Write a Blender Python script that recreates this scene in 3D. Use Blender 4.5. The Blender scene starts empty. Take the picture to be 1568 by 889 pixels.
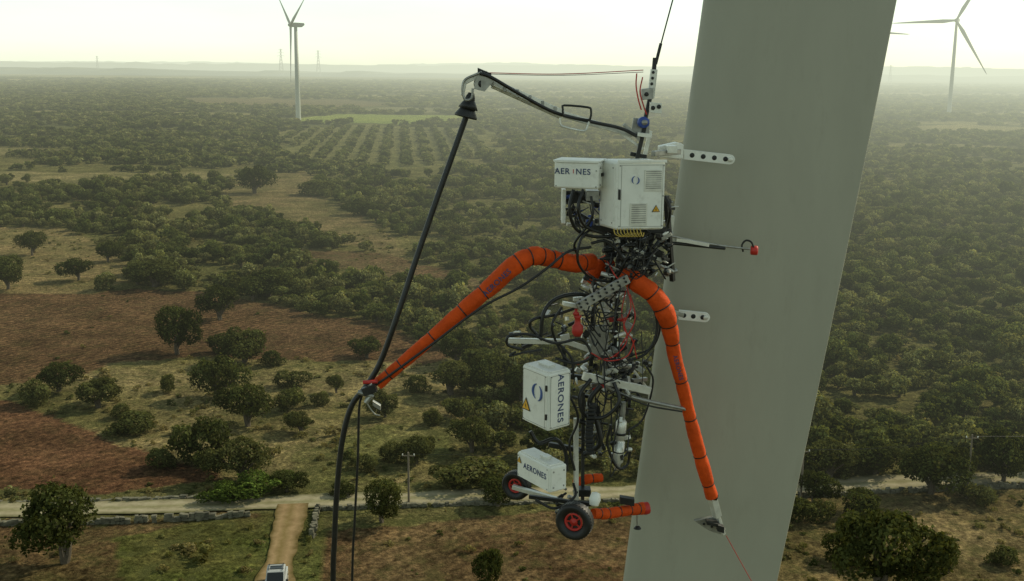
import bpy, bmesh, math, random
import numpy as np
from mathutils import Vector, Matrix
random.seed(7); rng=np.random.default_rng(7)
S=bpy.context.scene
W,H,F=1568.0,889.0,1681.0
CAMZ=45.0
PITCH=math.radians(11.5); ROLL=math.radians(0.45)
SUN_AZ=math.radians(58); SUN_EL=math.radians(36)
# ------------------------------------------------------------ camera
cd=bpy.data.cameras.new('camera'); cam=bpy.data.objects.new('camera',cd)
S.collection.objects.link(cam); S.camera=cam
cd.sensor_width=36; cd.lens=36*F/W; cd.clip_start=0.1; cd.clip_end=80000
M=Matrix.Rotation(math.radians(90)-PITCH,3,'X')@Matrix.Rotation(ROLL,3,'Z')
cam.matrix_world=Matrix.Translation((0,0,CAMZ))@M.to_4x4()
def ray(u,v): return M@Vector(((u-W/2)/F,-(v-H/2)/F,-1))
def R(u,v,Y):
    d=ray(u,v); return Vector((0,0,CAMZ))+d*(Y/d.y)
def G(u,v,z=0.0):
    d=ray(u,v); return Vector((0,0,CAMZ))+d*((z-CAMZ)/d.z)
# ------------------------------------------------------------ materials
def newmat(n):
    m=bpy.data.materials.new(n); m.use_nodes=True; m.cycles.emission_sampling='NONE'
    nt=m.node_tree; nt.nodes.clear(); return m,nt
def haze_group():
    g=bpy.data.node_groups.new('painted_haze','ShaderNodeTree')  # haze painted into surfaces: emission mixed in by distance, stronger toward the sun side
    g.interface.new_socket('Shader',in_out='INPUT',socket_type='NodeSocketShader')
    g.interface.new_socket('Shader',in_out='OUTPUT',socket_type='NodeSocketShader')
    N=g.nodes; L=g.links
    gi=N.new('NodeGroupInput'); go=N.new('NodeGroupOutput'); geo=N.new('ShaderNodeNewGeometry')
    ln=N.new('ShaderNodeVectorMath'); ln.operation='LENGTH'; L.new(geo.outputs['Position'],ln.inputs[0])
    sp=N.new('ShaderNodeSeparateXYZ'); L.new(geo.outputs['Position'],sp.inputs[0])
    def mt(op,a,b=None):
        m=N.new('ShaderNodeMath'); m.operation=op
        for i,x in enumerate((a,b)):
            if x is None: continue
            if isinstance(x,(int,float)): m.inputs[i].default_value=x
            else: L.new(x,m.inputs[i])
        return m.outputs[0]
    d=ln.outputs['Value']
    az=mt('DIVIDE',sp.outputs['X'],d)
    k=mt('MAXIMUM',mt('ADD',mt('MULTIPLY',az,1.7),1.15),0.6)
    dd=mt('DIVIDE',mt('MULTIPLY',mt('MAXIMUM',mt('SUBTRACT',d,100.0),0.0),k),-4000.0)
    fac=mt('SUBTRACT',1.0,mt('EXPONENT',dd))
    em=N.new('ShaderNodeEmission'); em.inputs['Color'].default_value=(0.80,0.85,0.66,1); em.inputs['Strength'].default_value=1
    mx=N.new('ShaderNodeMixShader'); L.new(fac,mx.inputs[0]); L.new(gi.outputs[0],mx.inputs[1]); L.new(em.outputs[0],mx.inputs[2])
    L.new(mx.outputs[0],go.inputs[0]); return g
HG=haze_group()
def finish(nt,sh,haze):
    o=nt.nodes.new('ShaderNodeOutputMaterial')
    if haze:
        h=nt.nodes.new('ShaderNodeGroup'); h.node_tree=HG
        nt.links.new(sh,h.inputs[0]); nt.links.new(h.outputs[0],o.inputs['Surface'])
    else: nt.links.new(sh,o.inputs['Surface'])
def ramp(nt,inp,stops):
    r=nt.nodes.new('ShaderNodeValToRGB'); nt.links.new(inp,r.inputs[0])
    e=r.color_ramp.elements
    while len(e)<len(stops): e.new(0.5)
    for k,(p,c) in enumerate(stops):
        e[k].position=p; e[k].color=(*c,1) if len(c)==3 else c
    return r.outputs[0]
def noise(nt,vec,scale,detail=4,rough=0.6):
    n=nt.nodes.new('ShaderNodeTexNoise'); n.inputs['Scale'].default_value=scale; n.inputs['Detail'].default_value=detail
    n.inputs['Roughness'].default_value=rough
    if vec is not None: nt.links.new(vec,n.inputs['Vector'])
    return n.outputs['Fac']
def mixc(nt,a,b,f,mode='MIX'):
    m=nt.nodes.new('ShaderNodeMix'); m.data_type='RGBA'; m.blend_type=mode
    for s,x in ((6,a),(7,b)):
        if isinstance(x,tuple): m.inputs[s].default_value=(*x,1)
        else: nt.links.new(x,m.inputs[s])
    if isinstance(f,(int,float)): m.inputs[0].default_value=f
    else: nt.links.new(f,m.inputs[0])
    return m.outputs[2]
def simple(n,col,rough=0.5,metal=0.0,var=0.15,scale=8,bump=0.0,bscale=40,haze=False,dirt=None,stretch=None,spec=0.5):
    m,nt=newmat(n)
    geo=nt.nodes.new('ShaderNodeNewGeometry'); vec=geo.outputs['Position']
    if stretch:
        mp=nt.nodes.new('ShaderNodeMapping'); mp.inputs['Scale'].default_value=stretch
        nt.links.new(vec,mp.inputs[0]); vec=mp.outputs[0]
    f=noise(nt,vec,scale,5)
    lo=tuple(c*(1-var) for c in col); hi=tuple(min(1,c*(1+var)) for c in col)
    c=ramp(nt,f,[(0.3,lo),(0.7,hi)])
    if dirt:
        f2=noise(nt,vec,scale*2.3,6,0.7)
        msk=ramp(nt,f2,[(0.55,(0,0,0)),(0.72,(1,1,1))])
        c=mixc(nt,c,dirt,msk)
    b=nt.nodes.new('ShaderNodeBsdfPrincipled'); nt.links.new(c,b.inputs['Base Color'])
    b.inputs['Roughness'].default_value=rough; b.inputs['Metallic'].default_value=metal; b.inputs['Specular IOR Level'].default_value=spec
    if bump:
        bn=nt.nodes.new('ShaderNodeBump'); bn.inputs['Strength'].default_value=bump; bn.inputs['Distance'].default_value=0.02
        nt.links.new(noise(nt,vec,bscale,4),bn.inputs['Height']); nt.links.new(bn.outputs[0],b.inputs['Normal'])
    finish(nt,b.outputs[0],haze); return m
m_white=simple('white_paint',(0.79,0.79,0.71),0.4,var=0.06,scale=6,dirt=(0.64,0.63,0.55))
m_black=simple('black_rubber',(0.010,0.010,0.009),0.5,var=0.3)
m_hose=simple('hose_rubber',(0.010,0.010,0.009),0.42,var=0.4,scale=15)
m_grey=simple('grey_metal',(0.32,0.32,0.29),0.38,metal=0.6,var=0.3,scale=14)
m_alu=simple('aluminium',(0.66,0.66,0.59),0.35,metal=0.4,var=0.15,scale=14)
m_dark=simple('dark_steel',(0.022,0.022,0.020),0.45,metal=0.3,var=0.4,scale=12)
m_orange=simple('orange_fabric',(0.60,0.070,0.006),0.75,var=0.22,scale=7,bump=0.9,bscale=12,spec=0.2)
m_red=simple('red_paint',(0.45,0.025,0.015),0.5,var=0.2)
m_blue=simple('blue_paint',(0.03,0.07,0.3),0.4)
m_ink=simple('print_ink',(0.03,0.05,0.13),0.6)
m_yel=simple('warning_yellow',(0.75,0.4,0.02),0.5)
m_brass=simple('brass_yellow',(0.45,0.32,0.06),0.4,metal=0.4)
m_blade=simple('blade_gelcoat',(0.345,0.338,0.262),0.5,var=0.05,scale=1.6,dirt=(0.32,0.314,0.24),stretch=(1.5,1.5,0.5))
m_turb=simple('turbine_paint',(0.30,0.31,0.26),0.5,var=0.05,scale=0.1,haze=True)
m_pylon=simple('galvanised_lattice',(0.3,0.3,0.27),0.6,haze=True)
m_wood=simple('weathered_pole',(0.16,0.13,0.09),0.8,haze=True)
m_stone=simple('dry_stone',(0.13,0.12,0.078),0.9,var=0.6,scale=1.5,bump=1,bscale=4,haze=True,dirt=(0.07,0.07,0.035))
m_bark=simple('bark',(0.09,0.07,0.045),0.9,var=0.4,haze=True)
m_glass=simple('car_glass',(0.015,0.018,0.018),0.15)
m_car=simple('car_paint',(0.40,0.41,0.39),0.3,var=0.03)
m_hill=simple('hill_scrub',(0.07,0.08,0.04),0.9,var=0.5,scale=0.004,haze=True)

def foliage(n,c1,c2,c3):
    m,nt=newmat(n)
    at=nt.nodes.new('ShaderNodeAttribute'); at.attribute_name='tone'
    oi=nt.nodes.new('ShaderNodeObjectInfo')
    base=ramp(nt,oi.outputs['Random'],[(0.0,c1),(0.5,c2),(1.0,c3)])
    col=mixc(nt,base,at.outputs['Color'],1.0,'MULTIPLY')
    d=nt.nodes.new('ShaderNodeBsdfDiffuse'); t=nt.nodes.new('ShaderNodeBsdfTranslucent')
    nt.links.new(col,d.inputs[0]); nt.links.new(mixc(nt,col,(1.6,1.5,0.75),1.0,'MULTIPLY'),t.inputs[0])
    mx=nt.nodes.new('ShaderNodeMixShader'); mx.inputs[0].default_value=0.30
    nt.links.new(d.outputs[0],mx.inputs[1]); nt.links.new(t.outputs[0],mx.inputs[2])
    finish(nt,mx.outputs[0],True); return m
m_leaf=foliage('olive_foliage',(0.058,0.068,0.022),(0.098,0.106,0.036),(0.165,0.160,0.070))
m_leafn=foliage('carob_foliage',(0.050,0.057,0.018),(0.066,0.073,0.023),(0.092,0.094,0.034))
m_leafg=foliage('bright_foliage',(0.07,0.10,0.02),(0.085,0.12,0.025),(0.10,0.13,0.03))
m_scrub=foliage('dry_scrub',(0.11,0.11,0.035),(0.15,0.13,0.05),(0.19,0.155,0.07))

# ------------------------------------------------------------ mesh builder
def link(o,parent=None):
    S.collection.objects.link(o)
    if parent is not None:
        o.parent=parent; o.matrix_parent_inverse=Matrix.Translation(-parent.location)
    return o
def empty(n,loc):
    e=bpy.data.objects.new(n,None); e.location=loc; e.empty_display_size=0.3; S.collection.objects.link(e); return e
def catmull(P,n):
    P=np.array(P,float)
    if len(P)<3: 
        t=np.linspace(0,1,max(2,n))[:,None]; return P[0]*(1-t)+P[-1]*t
    Q=np.vstack([2*P[0]-P[1],P,2*P[-1]-P[-2]]); out=[]
    for i in range(1,len(Q)-2):
        for k in range(n):
            t=k/n; a,b,c,d=Q[i-1],Q[i],Q[i+1],Q[i+2]
            out.append(0.5*((2*b)+(-a+c)*t+(2*a-5*b+4*c-d)*t*t+(-a+3*b-3*c+d)*t**3))
    out.append(P[-1]); return np.array(out)
class MB:
    def __init__(s): s.v=[];s.f=[];s.m=[];s.mats=[];s.s=[]
    def mi(s,m):
        if m not in s.mats: s.mats.append(m)
        return s.mats.index(m)
    def add(s,vs,fs,m,smooth=False):
        b=len(s.v); s.v+= [tuple(x) for x in vs]; i=s.mi(m)
        for f in fs: s.f.append(tuple(b+k for k in f)); s.m.append(i); s.s.append(smooth)
    def box(s,O,X,Y,Z,m):  # corner + three edges
        O,X,Y,Z=Vector(O),Vector(X),Vector(Y),Vector(Z)
        vs=[O,O+X,O+X+Y,O+Y,O+Z,O+X+Z,O+X+Y+Z,O+Y+Z]
        fs=[(0,3,2,1),(4,5,6,7),(0,1,5,4),(1,2,6,5),(2,3,7,6),(3,0,4,7)]
        if X.cross(Y).dot(Z)<0: fs=[tuple(reversed(f)) for f in fs]
        s.add(vs,fs,m)
    def cbox(s,C,hx,hy,hz,m):
        C,hx,hy,hz=map(Vector,(C,hx,hy,hz)); s.box(C-hx-hy-hz,hx*2,hy*2,hz*2,m)
    def tube(s,pts,m,r=None,n=6,seg=10,smooth=True,wr=0.0,interp=True):
        P=[]
        for p in pts:
            p=tuple(p); P.append(p if len(p)==4 else (*p,r))
        C=catmull(P,n) if (interp and len(P)>2) else np.array(P,float)
        prev=None; vs=[]; K=len(C)
        for i in range(K):
            a=C[max(0,i-1)][:3]; b=C[min(K-1,i+1)][:3]; T=Vector(b-a)
            if T.length<1e-9: T=Vector((0,0,1))
            T.normalize()
            if prev is None:
                U=T.cross(Vector((0,0,1)) if abs(T.z)<0.9 else Vector((1,0,0))).normalized()
            else: U=(prev-T*prev.dot(T)).normalized()
            prev=U; V=T.cross(U); rr=C[i][3]
            for k in range(seg):
                a=2*math.pi*k/seg; q=rr*(1+(random.uniform(-wr,wr) if wr else 0))
                vs.append(Vector(C[i][:3])+U*math.cos(a)*q+V*math.sin(a)*q)
        fs=[]
        for i in range(K-1):
            for k in range(seg):
                k2=(k+1)%seg; fs.append((i*seg+k,i*seg+k2,(i+1)*seg+k2,(i+1)*seg+k))
        s.add(vs,fs,m,smooth)
        s.add(vs[:seg],[tuple(reversed(range(seg)))],m); s.add(vs[-seg:],[tuple(range(seg))],m)
        return C
    def lathe(s,prof,C,A,m,seg=24,smooth=True):
        C=Vector(C);A=Vector(A).normalized(); U=A.cross(Vector((0,0,1)) if abs(A.z)<0.9 else Vector((1,0,0))).normalized(); V=A.cross(U)
        vs=[]; fs=[]
        for r,h in prof:
            for k in range(seg):
                a=2*math.pi*k/seg; vs.append(C+A*h+U*math.cos(a)*r+V*math.sin(a)*r)
        for i in range(len(prof)-1):
            for k in range(seg):
                k2=(k+1)%seg; fs.append((i*seg+k,i*seg+k2,(i+1)*seg+k2,(i+1)*seg+k))
        s.add(vs,fs,m,smooth)
    def prism(s,poly,D,m):
        n=len(poly); D=Vector(D); a=[Vector(p) for p in poly]; b=[p+D for p in a]
        nrm=(a[1]-a[0]).cross(a[2]-a[1])
        fs=[tuple(range(n)),tuple(reversed(range(n,2*n)))]+[(k,n+k,n+(k+1)%n,(k+1)%n) for k in range(n)]
        if nrm.dot(D)>0: fs=[tuple(reversed(f)) for f in fs]
        s.add(a+b,fs,m)
    def done(s,name,parent=None,bevel=0.0,bseg=2):
        me=bpy.data.meshes.new(name); me.from_pydata(s.v,[],s.f)
        for m in s.mats: me.materials.append(m)
        me.polygons.foreach_set('material_index',s.m); me.polygons.foreach_set('use_smooth',s.s); me.update()
        o=bpy.data.objects.new(name,me); link(o,parent)
        if bevel:
            b=o.modifiers.new('bevel','BEVEL'); b.width=bevel; b.segments=bseg; b.limit_method='ANGLE'; b.harden_normals=False
        return o
def text(body,C,X,Yv,size,m,parent,name='lettering',ext=0.0008):
    c=bpy.data.curves.new(name,'FONT'); c.body=body; c.size=size; c.extrude=ext; c.align_x='CENTER'; c.align_y='CENTER'; c.space_character=1.12
    c.offset=size*0.012
    c.materials.append(m); o=bpy.data.objects.new(name,c)
    X=Vector(X).normalized(); Yv=Vector(Yv); Yv=(Yv-X*Yv.dot(X)).normalized(); Z=X.cross(Yv)
    mw=Matrix((X,Yv,Z)).transposed().to_4x4(); mw.translation=C
    link(o,parent); o.matrix_basis=mw; return o

# ------------------------------------------------------------ numpy noise
def vn(x,y,sc,seed):
    x=x/sc;y=y/sc; xi=np.floor(x).astype(np.int64); yi=np.floor(y).astype(np.int64); fx=x-xi; fy=y-yi
    fx=fx*fx*(3-2*fx); fy=fy*fy*(3-2*fy)
    def h(a,b):
        n=(a*374761393+b*668265263+seed*1442695041)&0xffffffff
        n=((n^(n>>13))*1274126177)&0xffffffff; n=n^(n>>16); return (n&0xffff)/65535.0
    return (h(xi,yi)*(1-fx)+h(xi+1,yi)*fx)*(1-fy)+(h(xi,yi+1)*(1-fx)+h(xi+1,yi+1)*fx)*fy
def fbm(x,y,sc,seed): return 0.55*vn(x,y,sc,seed)+0.28*vn(x,y,sc/2.1,seed+1)+0.17*vn(x,y,sc/4.3,seed+2)
def inpoly(x,y,P):
    r=np.zeros(x.shape,bool); n=len(P)
    for i in range(n):
        x1,y1=P[i]; x2,y2=P[(i+1)%n]
        if y1==y2: continue
        c=((y1>y)!=(y2>y))&(x<(x2-x1)*(y-y1)/(y2-y1)+x1); r^=c
    return r
def GP(uv): return [(G(u,v).x,G(u,v).y) for u,v in uv]
def wob(x,y):
    a=np.clip(0.018*np.hypot(x,y),1.5,10)
    return x+(fbm(x,y,a*4,11)-0.5)*a*3.0, y+(fbm(x,y,a*4,31)-0.5)*a*3.0
REG={ # fields of the plain (survey outlines converted to ground metres)
 'orch':GP([(430,198),(560,190),(745,196),(760,230),(700,254),(560,258),(450,247)]),
 'c1':GP([(-90,352),(120,346),(205,380),(225,425),(160,448),(-90,458)]),
 'plough':GP([(-90,455),(120,446),(230,440),(330,455),(470,480),(600,500),(700,545),(660,558),(560,552),(400,552),(200,550),(80,585),(-90,600)]),
 'dry':GP([(-90,598),(80,583),(200,548),(560,550),(700,560),(740,640),(760,700),(730,765),(-90,775)]),
 'mound':GP([(-90,612),(40,615),(150,648),(240,688),(310,725),(340,748),(180,762),(-90,764)]),
 'c5':GP([(-90,262),(200,262),(350,267),(360,280),(200,279),(-90,278)]),
 'c6':GP([(320,290),(385,270),(460,262),(482,288),(522,326),(606,366),(628,396),(560,390),(470,360),(400,330),(332,316)]),
 'c7':GP([(440,380),(600,390),(755,434),(740,452),(560,420),(440,400)]),
 'c8':GP([(-90,228),(60,226),(120,232),(60,237),(-90,237)]),
 'green':GP([(408,184),(520,174),(690,176),(735,184),(640,190),(470,188)]),
 'far1':GP([(270,149),(540,152),(620,160),(500,166),(300,161)]),
 'far2':GP([(540,168),(600,163),(700,166),(690,172),(560,172)]),
 'far3':GP([(1405,192),(1480,189),(1600,196),(1600,206),(1410,204)]),
 'far4':GP([(740,167),(800,165),(830,170),(760,172)]),
 'botL':GP([(-90,800),(395,788),(400,1000),(-120,1000)]),
 'botLg':GP([(200,815),(390,795),(410,1000),(300,1000),(210,880)]),
 'botC':GP([(480,812),(700,798),(960,780),(1210,770),(1200,1000),(460,1000)]),
 'botR':GP([(1160,800),(1260,745),(1640,725),(1700,1000),(1150,1000)]),
 'roadside':GP([(-90,752),(720,735),(1210,728),(1480,722),(1700,706),(1700,760),(1210,800),(480,815),(-90,810)]),
 'verge':GP([(385,790),(490,785),(478,1000),(370,1000)]),
 'gl':GP([(430,700),(560,650),(700,640),(700,700),(620,730),(450,745)]),
}
ORCH=GP([(440,201),(560,194),(735,199),(750,228),(695,252),(560,256),(460,243)])
CLEAR=['orch','c8','c1','plough','dry','c5','c6','c7','green','far1','far2','far3','far4','botL','botC','botR','roadside','verge']
# ------------------------------------------------------------ ground
ys=[-3000,-800,-200,0,30,55]; y=70.0
while y<60000:
    ys.append(y); y*= 1.0055 if y<260 else (1.009 if y<1200 else (1.02 if y<5000 else 1.15))
ys=np.array(ys); ts=np.linspace(-1,1,340)
wy=np.where(ys<70,ys*0+3000,0.72*ys+45); wy=np.where(ys<70,np.where(ys<40,3000,400),wy)
X=ts[None,:]*wy[:,None]; Y=np.repeat(ys[:,None],len(ts),1)
nr,nc=X.shape; xf=X.ravel(); yf=Y.ravel(); wx,wyy=wob(xf,yf)
D=np.hypot(xf,yf)
col=np.zeros((len(xf),3)); plo=np.zeros(len(xf)); grs=np.full(len(xf),0.5)
n1=fbm(xf,yf,30,3)[:,None]; 
col[:]=np.array([0.17,0.148,0.068])*(1-n1)+np.array([0.095,0.10,0.038])*n1
# far plain patchwork
fr=np.clip((D-550)/300,0,1)[:,None]
band=fbm(xf*0.25,yf,170,5)[:,None]
pc=np.where(band>0.57,np.array([0.20,0.18,0.08]),np.array([0.09,0.095,0.04]))
col=col*(1-fr)+pc*fr
def setc(key,c,c2,p=0.0,g=0.5,sc=9):
    mk=inpoly(wx,wyy,REG[key]); n=fbm(xf,yf,sc,hash_(key))[:,None]; n=np.clip((n-0.3)*2.2,0,1)
    cc=np.array(c)*(1-n)+np.array(c2)*n; col[mk]=cc[mk]; plo[mk]=p; grs[mk]=g
def hash_(k): return sum(ord(c)*7 for c in k)
setc('orch',(0.155,0.15,0.066),(0.13,0.135,0.055),g=0.3)
setc('c8',(0.2,0.17,0.09),(0.15,0.14,0.065))
setc('c1',(0.25,0.19,0.10),(0.17,0.145,0.07))
setc('dry',(0.27,0.22,0.115),(0.15,0.138,0.058),g=0.6,sc=14)
setc('plough',(0.110,0.068,0.041),(0.145,0.092,0.054),p=0.7,g=0.2,sc=22)
setc('mound',(0.118,0.064,0.039),(0.155,0.086,0.052),p=0.5,g=0.12,sc=16)
setc('gl',(0.22,0.195,0.09),(0.14,0.145,0.055),g=0.8)
setc('c5',(0.25,0.21,0.11),(0.15,0.14,0.065))
setc('c6',(0.20,0.155,0.085),(0.14,0.125,0.06))
setc('c7',(0.13,0.085,0.05),(0.16,0.12,0.07),p=0.5)
setc('green',(0.22,0.26,0.07),(0.18,0.23,0.065),sc=60)
setc('far1',(0.15,0.12,0.06),(0.11,0.095,0.05),sc=60)
setc('far2',(0.18,0.17,0.09),(0.14,0.14,0.07),sc=60)
setc('far3',(0.24,0.21,0.10),(0.18,0.17,0.08),sc=40)
setc('far4',(0.3,0.28,0.18),(0.2,0.2,0.12),sc=40)
setc('roadside',(0.19,0.172,0.08),(0.10,0.108,0.04),g=0.8)
setc('botL',(0.150,0.098,0.056),(0.115,0.095,0.045),p=0.5,g=0.45,sc=10)
setc('botLg',(0.15,0.13,0.055),(0.09,0.105,0.032),p=0.2,g=0.9,sc=8)
setc('botC',(0.130,0.082,0.047),(0.18,0.128,0.072),p=0.5,g=0.4,sc=9)
setc('botR',(0.25,0.195,0.105),(0.15,0.12,0.058),p=0.3,g=0.55,sc=9)
setc('verge',(0.10,0.125,0.04),(0.14,0.13,0.05),g=1)
near=(D<400)
zf=np.where(near,-0.25*fbm(xf,yf,3.0,77),-0.15)   # clods and hollows, kept just under datum
idx=np.arange(nr*nc).reshape(nr,nc)
q=np.stack([idx[:-1,:-1],idx[:-1,1:],idx[1:,1:],idx[1:,:-1]],-1).reshape(-1,4)
me=bpy.data.meshes.new('ground'); me.from_pydata(np.stack([xf,yf,zf],1).tolist(),[],q.tolist())
a=me.attributes.new('soil','FLOAT_COLOR','POINT'); a.data.foreach_set('color',np.hstack([col,plo[:,None]]).ravel())
a=me.attributes.new('grass','FLOAT','POINT'); a.data.foreach_set('value',grs)
me.polygons.foreach_set('use_smooth',[True]*len(me.polygons))
m,nt=newmat('soil_and_grass')
at=nt.nodes.new('ShaderNodeAttribute'); at.attribute_name='soil'
ag=nt.nodes.new('ShaderNodeAttribute'); ag.attribute_name='grass'
geo=nt.nodes.new('ShaderNodeNewGeometry'); pos=geo.outputs['Position']
f1=noise(nt,pos,0.9,8,0.8); f2=noise(nt,pos,0.12,5,0.6); f3=noise(nt,pos,3.5,3,0.6)
c=mixc(nt,at.outputs['Color'],ramp(nt,f1,[(0.34,(0.34,0.33,0.33)),(0.5,(0.95,0.95,0.95)),(0.66,(1.85,1.8,1.65))]),1.0,'MULTIPLY')
c=mixc(nt,c,ramp(nt,f2,[(0.35,(0.66,0.68,0.64)),(0.65,(1.3,1.27,1.2))]),1.0,'MULTIPLY')
c=mixc(nt,c,ramp(nt,noise(nt,pos,2.6,4,0.7),[(0.36,(0.55,0.54,0.52)),(0.62,(1.3,1.28,1.22))]),1.0,'MULTIPLY')
gm=nt.nodes.new('ShaderNodeMath'); gm.operation='MULTIPLY'; 
nt.links.new(ramp(nt,noise(nt,pos,0.33,7,0.75),[(0.48,(0,0,0)),(0.60,(1,1,1))]),gm.inputs[0]); nt.links.new(ag.outputs['Fac'],gm.inputs[1])
c=mixc(nt,c,mixc(nt,(0.070,0.078,0.026),(0.14,0.14,0.052),f3),gm.outputs[0])
mp=nt.nodes.new('ShaderNodeMapping'); mp.inputs['Rotation'].default_value=(0,0,math.radians(38)); nt.links.new(pos,mp.inputs[0])
wv=nt.nodes.new('ShaderNodeTexWave'); wv.inputs['Scale'].default_value=0.24; wv.inputs['Distortion'].default_value=8; wv.inputs['Detail'].default_value=5; wv.inputs['Detail Scale'].default_value=0.9
nt.links.new(mp.outputs[0],wv.inputs[0])
fm=nt.nodes.new('ShaderNodeMath'); fm.operation='MULTIPLY'; nt.links.new(at.outputs['Alpha'],fm.inputs[0])
nt.links.new(ramp(nt,noise(nt,pos,0.07,3),[(0.4,(0.25,0.25,0.25)),(0.6,(0.85,0.85,0.85))]),fm.inputs[1])
c=mixc(nt,c,mixc(nt,c,ramp(nt,wv.outputs['Fac'],[(0.25,(0.6,0.58,0.57)),(0.8,(1.25,1.2,1.15))]),1.0,'MULTIPLY'),fm.outputs[0])
b=nt.nodes.new('ShaderNodeBsdfDiffuse'); nt.links.new(c,b.inputs['Color'])
bn=nt.nodes.new('ShaderNodeBump'); bn.inputs['Strength'].default_value=1; bn.inputs['Distance'].default_value=0.5
ad=nt.nodes.new('ShaderNodeMath'); ad.operation='ADD'; nt.links.new(f1,ad.inputs[0]); nt.links.new(noise(nt,pos,2.2,5,0.7),ad.inputs[1])
nt.links.new(ad.outputs[0],bn.inputs['Height']); nt.links.new(bn.outputs[0],b.inputs['Normal'])
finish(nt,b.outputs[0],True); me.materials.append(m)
link(bpy.data.objects.new('ground',me))

# roads
def roadmat(n,c1,c2,c3):
    m,nt=newmat(n); geo=nt.nodes.new('ShaderNodeNewGeometry'); pos=geo.outputs['Position']
    c=ramp(nt,noise(nt,pos,0.7,8,0.75),[(0.3,c1),(0.5,c2),(0.7,c3)])
    at=nt.nodes.new('ShaderNodeAttribute'); at.attribute_name='across'
    ad=nt.nodes.new('ShaderNodeMath'); ad.operation='MULTIPLY_ADD'; nt.links.new(noise(nt,pos,0.8,4),ad.inputs[0]); ad.inputs[1].default_value=0.35
    ad2=nt.nodes.new('ShaderNodeMath'); ad2.operation='SUBTRACT'; nt.links.new(at.outputs['Fac'],ad2.inputs[0]); ad2.inputs[1].default_value=0.175; nt.links.new(ad2.outputs[0],ad.inputs[2])
    k=ramp(nt,ad.outputs[0],[(0.0,(0.42,0.46,0.33)),(0.14,(0.85,0.87,0.8)),(0.28,(1.1,1.1,1.08)),(0.5,(0.72,0.76,0.6)),(0.72,(1.1,1.1,1.08)),(0.86,(0.85,0.87,0.8)),(1.0,(0.42,0.46,0.33))])
    c=mixc(nt,c,k,1.0,'MULTIPLY')
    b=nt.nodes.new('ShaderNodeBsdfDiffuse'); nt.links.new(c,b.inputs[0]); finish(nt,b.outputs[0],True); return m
def ribbon(name,uv,w,mat,z=0.02):
    P=catmull([(G(u,v).x,G(u,v).y,0,0) for u,v in uv],24); vs=[];fs=[];ac=[]
    for i in range(len(P)):
        t=P[min(i+1,len(P)-1)]-P[max(0,i-1)]; t=t[:2]/np.linalg.norm(t[:2]); n=np.array([-t[1],t[0]])
        ww=w*0.5; X0=np.array([P[i][0]]);Y0=np.array([P[i][1]])
        jl=(float(fbm(X0,Y0,6,3)[0])-0.5)*1.6; jr=(float(fbm(X0,Y0,6,44)[0])-0.5)*1.6
        for k in range(7):
            s=-1+2*k/6; off=s*(ww+(jl if s<0 else jr)*abs(s)); p=P[i][:2]+n*off; vs.append((p[0],p[1],z)); ac.append(k/6)
        if i: 
            b=(i-1)*7
            for k in range(6): fs.append((b+k,b+k+1,b+k+8,b+k+7))
    me=bpy.data.meshes.new(name); me.from_pydata(vs,[],fs); me.materials.append(mat)
    a=me.attributes.new('across','FLOAT','POINT'); a.data.foreach_set('value',ac)
    link(bpy.data.objects.new(name,me)); return P
m_road=roadmat('pale_gravel',(0.22,0.19,0.12),(0.30,0.262,0.175),(0.36,0.32,0.22))
m_track=roadmat('orange_dirt',(0.20,0.135,0.07),(0.26,0.18,0.095),(0.32,0.225,0.125))
ribbon('gravel_road',[(-200,787),(0,781),(180,777),(400,770),(520,766),(720,759),(960,752),(1200,745),(1400,736),(1568,729),(1800,716)],3.8,m_road)
ribbon('dirt_track',[(447,771),(440,800),(430,840),(420,890),(405,960),(380,1100)],3.2,m_track,0.028)

# stone walls
def wall(uv,h=1.0,w=0.5):
    mb=MB(); P=catmull([(G(u,v).x,G(u,v).y,0,0) for u,v in uv],10)
    for i in range(len(P)-1):
        a=P[i][:2]; b=P[i+1][:2]; L=np.linalg.norm(b-a); t=(b-a)/L; n=np.array([-t[1],t[0]]); k=max(1,int(L/0.42))
        hk=0.8*h*(0.5+0.8*float(vn(np.array([P[i][0]]),np.array([P[i][1]]),4.0,8)[0]))
        for j in range(k):
            if random.random()<0.08: continue
            c=a+t*L*(j+0.5)/k; z=-0.2
            for lv in range(3):
                if lv==2 and random.random()<.3: continue
                hh=hk*random.uniform(0.26,0.42); o=n*random.uniform(-0.12,0.12)
                wz=w*random.uniform(0.3,0.52); l=L/k*random.uniform(0.38,0.62)
                ang=random.uniform(-.4,.4); tt=t*math.cos(ang)+n*math.sin(ang); nn=-t*math.sin(ang)+n*math.cos(ang)
                mb.cbox((c[0]+o[0],c[1]+o[1],z+hh/2),(tt[0]*l,tt[1]*l,random.uniform(-.06,.06)),(nn[0]*wz,nn[1]*wz,0),(0,0,hh*0.5),m_stone)
                z+=hh*0.93
    mb.done('dry_stone_wall')
wall([(-80,805),(0,803),(170,799),(300,794),(392,787)],0.9)
wall([(-80,768),(80,767),(200,765),(320,759),(400,757)],0.6)
wall([(486,778),(483,795),(478,822)],1.0)
wall([(486,778),(560,776),(720,771),(960,765)],0.6)
wall([(1200,762),(1350,753),(1568,744),(1700,737)],0.8)

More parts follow.
